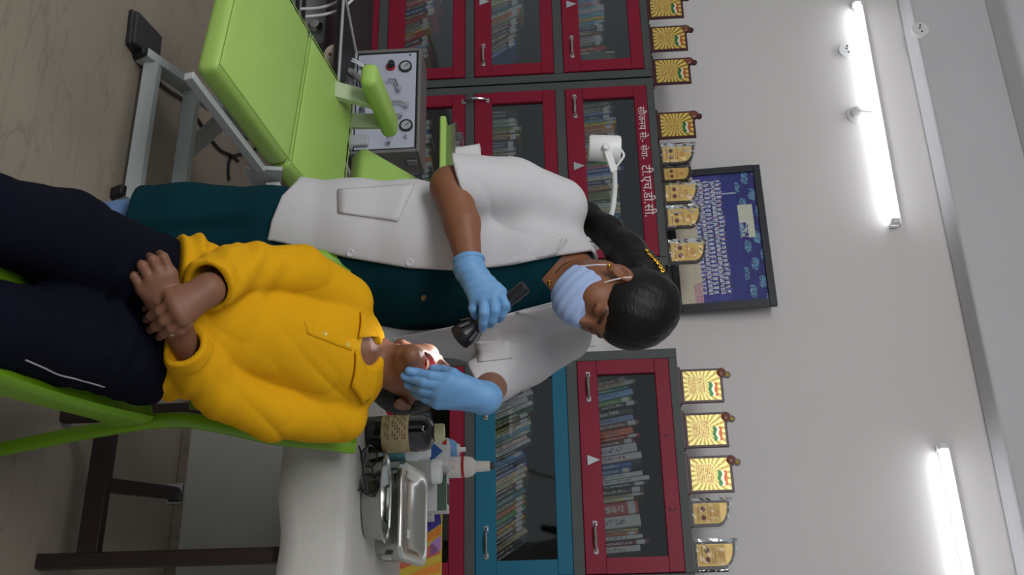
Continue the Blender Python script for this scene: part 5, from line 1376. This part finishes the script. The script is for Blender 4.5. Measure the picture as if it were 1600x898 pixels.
def coat_raw(p):
    d = smin(loft(p, D_coat, wD, dD), loft(p, D_flare, wD, dD), .03)
    sr = smax(chain(p, D_slR, .02), half(p, W(721, 294, 2.555), hemR), .005); sl = smax(chain(p, D_slL, .02), half(p, W(753, 602, 2.60), hemL), .005)
    sr = smax(sr, -cap(p, W(745, 292, 2.565), W(690, 294, 2.53), .060, .068), .004); sl = smax(sl, -cap(p, W(770, 592, 2.62), W(730, 618, 2.57), .046, .050), .004)
    d = smin(d, smin(sr, sl, .01), .024)
    d = d+.0030*crease(p, unit(spD)+wD*.35, 22, 51, 5)+.0006*waves(p, 40, 52)
    d = d+.0045*crease(p, wD*.9+unit(spD)*.5, 34, 53, 4)*np.exp(-((p-np.asarray(W(780, 335, 2.53), np.float32))**2).sum(1)/(2*.07**2))
    d = d+.0045*crease(p, wD*.6-unit(spD)*.8, 34, 54, 4)*np.exp(-((p-np.asarray(W(830, 540, 2.6), np.float32))**2).sum(1)/(2*.08**2))
    return d
def coat(p):
    d = coat_raw(p); x, y, D = proj(p)
    op = np.maximum(poly2(x, y, OPEN)*D/FPX, D-2.665).astype(np.float32)
    d = smax(d, -op, .005)
    kp = (poly2(x, y, KEEP)*D/FPX).astype(np.float32); d = smax(d, kp, .004)
    d = smax(d, -chain(p, [(W(900, 436, 2.635), .058), (W(960, 440, 2.60), .075)]), .006)
    return d
M_coat = mat('white_coat_cotton', (188, 186, 187), .9, spec=.15, var=.03, vscale=4, bump=.15, bscale=700)
M_kurta = mat('teal_cotton', (8, 46, 54), .9, spec=.08, var=.07, vscale=5, bump=.15, bscale=700)
M_glove = mat('blue_nitrile', (104, 150, 194), .48, spec=.3, var=.04, bump=.1, bscale=120, sss=.05)
M_jean = mat('blue_denim', (92, 122, 164), .85, var=.15, vscale=30)
fz = W(60, 400, 2.70)
wom = thing('person', 'standing person in white coat, teal dress, blue gloves and face mask', 'person', (fz[0], fz[1], 0))
allp = [q for q, r in armR+armL+D_legR+D_legL]+[c for c, a, b in D_kurta]+[DHF[0], HDR['fingers'][1][1][0], HDL['fingers'][1][-1][0]]
lo, hi = bounds(allp, .17); lo[2] = -.004
skin_obj('body', dent_body, lo, hi, .0036, M_skinW, wom, skin_tone((126, 82, 58), (150, 88, 80), DHF, DSC))
lo, hi = bounds([c for c, a, b in D_kurta], .20); dress_o = skin_obj('dress', kurta, lo, hi, .0065, M_kurta, wom, label='dark teal knee-length dress')
lo, hi = bounds([c for c, a, b in D_coat]+[q for q, r in D_slR+D_slL], .17); coat_o = skin_obj('white_coat', coat, lo, hi, .0048, M_coat, wom)
def jeans(p):
    d = np.minimum(chain(p, D_legR), chain(p, D_legL))+.003*waves(p, 40, 61); return smax(smax(d, .06-p[:, 2], .004), p[:, 2]-.42, .004)
lo, hi = bounds([q for q, r in D_legR+D_legL], .1); skin_obj('jeans', jeans, lo, hi, .008, M_jean, wom)
for lg in (D_legR, D_legL):
    a_ = lg[-1][0]; bm = BM(); bmesh.ops.create_icosphere(bm, subdivisions=3, radius=1)
    for v in bm.verts: v.co = Vector((a_[0]+.03+v.co.x*.05, a_[1]-.06+v.co.y*.13, max(.0, .035+v.co.z*.045)))
    obj('shoe', bm, M_dark, wom, smooth=2)
# gloves: cuff rings at the wrist
def glove(H, A_, cuff):
    dirc = unit(V3(H['wrist'][0])-V3(A_[-2][0])); w0 = V3(A_[-1][0])
    def fn(p):
        d = smin(hand(p, H, .0012), cap(p, w0-dirc*cuff, H['wrist'][0], A_[-1][1]+.0055, A_[-1][1]+.0025), .010)
        d = np.maximum(d, -half(p, w0-dirc*cuff, dirc))
        d = smin(d, np.maximum(np.abs(cap(p, w0-dirc*(cuff+.02), w0+dirc*.02, A_[-1][1]+.006, A_[-1][1]+.0055))-.0022, np.abs(half(p, w0-dirc*(cuff-.004), dirc))-.004), .003)
        return d+.0012*waves(p, 70, 71)+fold(p, dirc, w0, .018, .0007, 72)
    return fn
glR = glove(HDR, armR, .012); glL = glove(HDL, armL, .018)
for H, A_, g in ((HDR, armR, glR), (HDL, armL, glL)):
    lo, hi = bounds([q for f in H['fingers']+[H['thumb']] for q, r in f]+[H['wrist'][0], A_[-1][0]], .06); skin_obj('glove', g, lo, hi, .0024, M_glove, wom, label='light blue nitrile glove')
# hair, mask, jewellery
def whair(p):
    q = to_head(p, DHF, DSC); s = q.copy(); s[:, 0] = np.abs(s[:, 0])
    d = ell(q, (0, -.020, .054), (.084, .105, .091))
    d = smax(d, (q@np.array([0, .80, -.60], np.float32))-.034, .008)
    d = smax(d, -ell(s, (.088, -.004, -.006), (.03, .024, .034)), .01)
    d = d*DSC
    tail = chain(p, px([(1000, 432, 2.57, .062), (978, 394, 2.63, .046), (948, 362, 2.69, .037), (915, 338, 2.74, .034), (850, 322, 2.80, .030), (760, 318, 2.84, .02)]), .02)
    d = smin(d, tail, .03)
    return d+.0012*crease(p, unit(cU+cR*.4), 160, 81, 8)
lo, hi = bounds([DHF[0], W(760, 318, 2.84)], .16); skin_obj('hair', whair, lo, hi, .0042, M_hair, wom)
M_gold = mat('gold', (206, 160, 60), .25, 1)
def mask_raw(p):
    q = to_head(p, DHF, DSC)
    d = ell(q, (0, .030, -.046), (.065, .088, .080))
    d = smin(d, ell(q, (0, .092, -.03), (.02, .028, .04)), .03)
    d = smax(d, q[:, 2]-(.004-.35*np.abs(q[:, 0])), .003); d = smax(d, -.108-q[:, 2], .01); d = smax(d, .022+.1*np.abs(q[:, 2]+.04)-q[:, 1], .004)
    return (d+.0008*np.sin(q[:, 2]*2*math.pi/.022+.6))*DSC
bc = V3(DHF[0]); mask_o = skin_obj('face_mask', mask_raw, bc-.17, bc+.17, .0028, mat('mask_blue', (150, 170, 208), .8, var=.03, bump=.1, bscale=900), wom, label='pale blue pleated face mask')
for sx in (-1, 1):
    for a, b in (((.056, .034, -.018), (.0815, -.014, .026)), ((.052, .030, -.088), (.0795, -.016, -.020))):
        P_ = [from_head((sx*a[0], a[1], a[2]), DHF, DSC), from_head((sx*(a[0]*.4+b[0]*.6+.004), (a[1]+b[1])/2, (a[2]*.45+b[2]*.55)), DHF, DSC), from_head((sx*b[0], b[1], b[2]), DHF, DSC)]
        bm = BM(); tube(bm, smooth_path(P_, 6), .0018, 6); obj('ear_loop', bm, M_paintw, mask_o, smooth=True)
    bm = BM(); bmesh.ops.create_icosphere(bm, subdivisions=2, radius=.005, matrix=Matrix.Translation(Vector(from_head((sx*.081, -.002, -.030), DHF, DSC)))); obj('earring', bm, M_gold, wom, smooth=2)
bm = BM()
for k, (x, y) in enumerate(((1010, 392), (1014, 398), (1018, 402), (1023, 407), (1027, 411), (1031, 417), (1034, 423))):
    p_, n_ = hit(whair, x, y); tube(bm, [p_+.004*(math.cos(a)*unit(np.cross(n_, cU))+math.sin(a)*cU)+n_*.002 for a in [2*math.pi*q/8 for q in range(8)]], .0022, 5, closed=True)
tube(bm, draped_line(whair, ((1010, 392), (1018, 402), (1027, 411), (1034, 423)), 0, .001), .0018, 5); obj('hair_clip', bm, M_gold, wom, smooth=2)
pl = draped_line(dent_body, [(893, 408), (880, 414), (868, 426), (860, 440), (868, 452)], .001, .001); bm = BM(); tube(bm, pl, .0011, 5); obj('necklace', bm, M_gold, wom)
button(dent_body, 858, 441, .005, M_gold, wom, 'pendant')
# coat details
bm = drape(coat, [(528, 297), (529, 333), (622, 346), (648, 288)], 12, 8, .0005, .0035); obj('pocket', bm, M_coat, coat_o, smooth=2)
bm = drape(coat, [(742, 532), (748, 566), (800, 560), (797, 532)], 8, 6, .0005, .003); obj('pocket', bm, M_coat, coat_o, smooth=2)
M_clear = mat('pearl_button', (196, 194, 200), .25)
for x, y in ((547, 395), (640, 410)): button(coat, x, y, .0095, M_clear, coat_o, 'coat_button')
button(kurta, 662, 465, .007, mat('brass_button', (122, 104, 60), .35, .6), dress_o, 'dress_button')
def lapel(pts):
    P_ = [surfD(coat_raw, x, y, o_) for x, y, o_ in pts]; return flap(*P_, thick=.004, bulge=.004)
obj('lapel', lapel([(770, 418, .003), (868, 398, .008), (880, 368, .010), (852, 376, .007)]), M_coat, coat_o, smooth=2)
obj('lapel', lapel([(868, 400, .006), (932, 393, .014), (938, 384, .010), (886, 372, .010)]), M_coat, coat_o, smooth=2)
obj('lapel', lapel([(806, 488, .003), (866, 473, .008), (884, 492, .010), (862, 498, .007)]), M_coat, coat_o, smooth=2)

# ------------------------------------------------------------------ torch in the right glove
ta, tb = W(822, 447, 2.375), W(718, 528, 2.425); td = unit(tb-ta); TL = float(np.linalg.norm(tb-ta))
t = thing('torch', 'black pocket torch held in the blue glove, shining down', 'torch', tuple(tb))
M_tb = mat('torch_black', (22, 22, 24), .3, var=.1)
MT = axisM(ta, td)
bm = BM(); lathe(bm, [(.0, 0), (.0135, .001), (.015, .004), (.015, TL*.70), (.0145, TL*.72)], n=20, M=MT); obj('handle', bm, M_tb, t, smooth=True)
bm = BM(); lathe(bm, [(.0145, TL*.71), (.017, TL*.73), (.0255, TL*.86), (.0275, TL*.87), (.0285, TL*.90), (.0285, TL*.995), (.0265, TL), (.024, TL*.985), (.0, TL*.96)], n=28, M=MT); obj('torch_head', bm, M_tb, t, smooth=True)
bm = BM(); lathe(bm, [(.0235, TL*.986), (.0, TL*.988)], n=24, M=MT); obj('lens', bm, emit('torch_glow', (240, 244, 255), 6.0), t)
for k in range(5):
    a = k*1.2566; bm = BM(); box(bm, (-.003, -.0008, 0), (.003, .0012, .024), M=MT @ Matrix.Rotation(a, 4, 'Z') @ Matrix.Translation((0, .0218, TL*.76)) @ Matrix.Rotation(-.42, 4, 'X')); obj('grip_rib', bm, mat('rib_shine', (120, 120, 122), .3, .6), t)
bm = BM(); box(bm, (-.004, -.002, 0), (.004, .002, .014), .001, 1, MT @ Matrix.Translation((0, .0155, TL*.12))); obj('switch', bm, M_tb, t)
l = bpy.data.lights.new('torch_beam', 'SPOT'); l.energy = 2.2; l.spot_size = math.radians(84); l.spot_blend = .5; l.shadow_soft_size = .015; l.color = (.93, .95, 1.0)
lo_ = bpy.data.objects.new('torch_beam', l); C.objects.link(lo_); lo_.parent = t
lp = tb+td*.004-V3(t.location); lo_.location = lp
lo_.rotation_euler = Vector(W(664, 556, 2.40)-tb).to_track_quat('-Z', 'Y').to_euler()
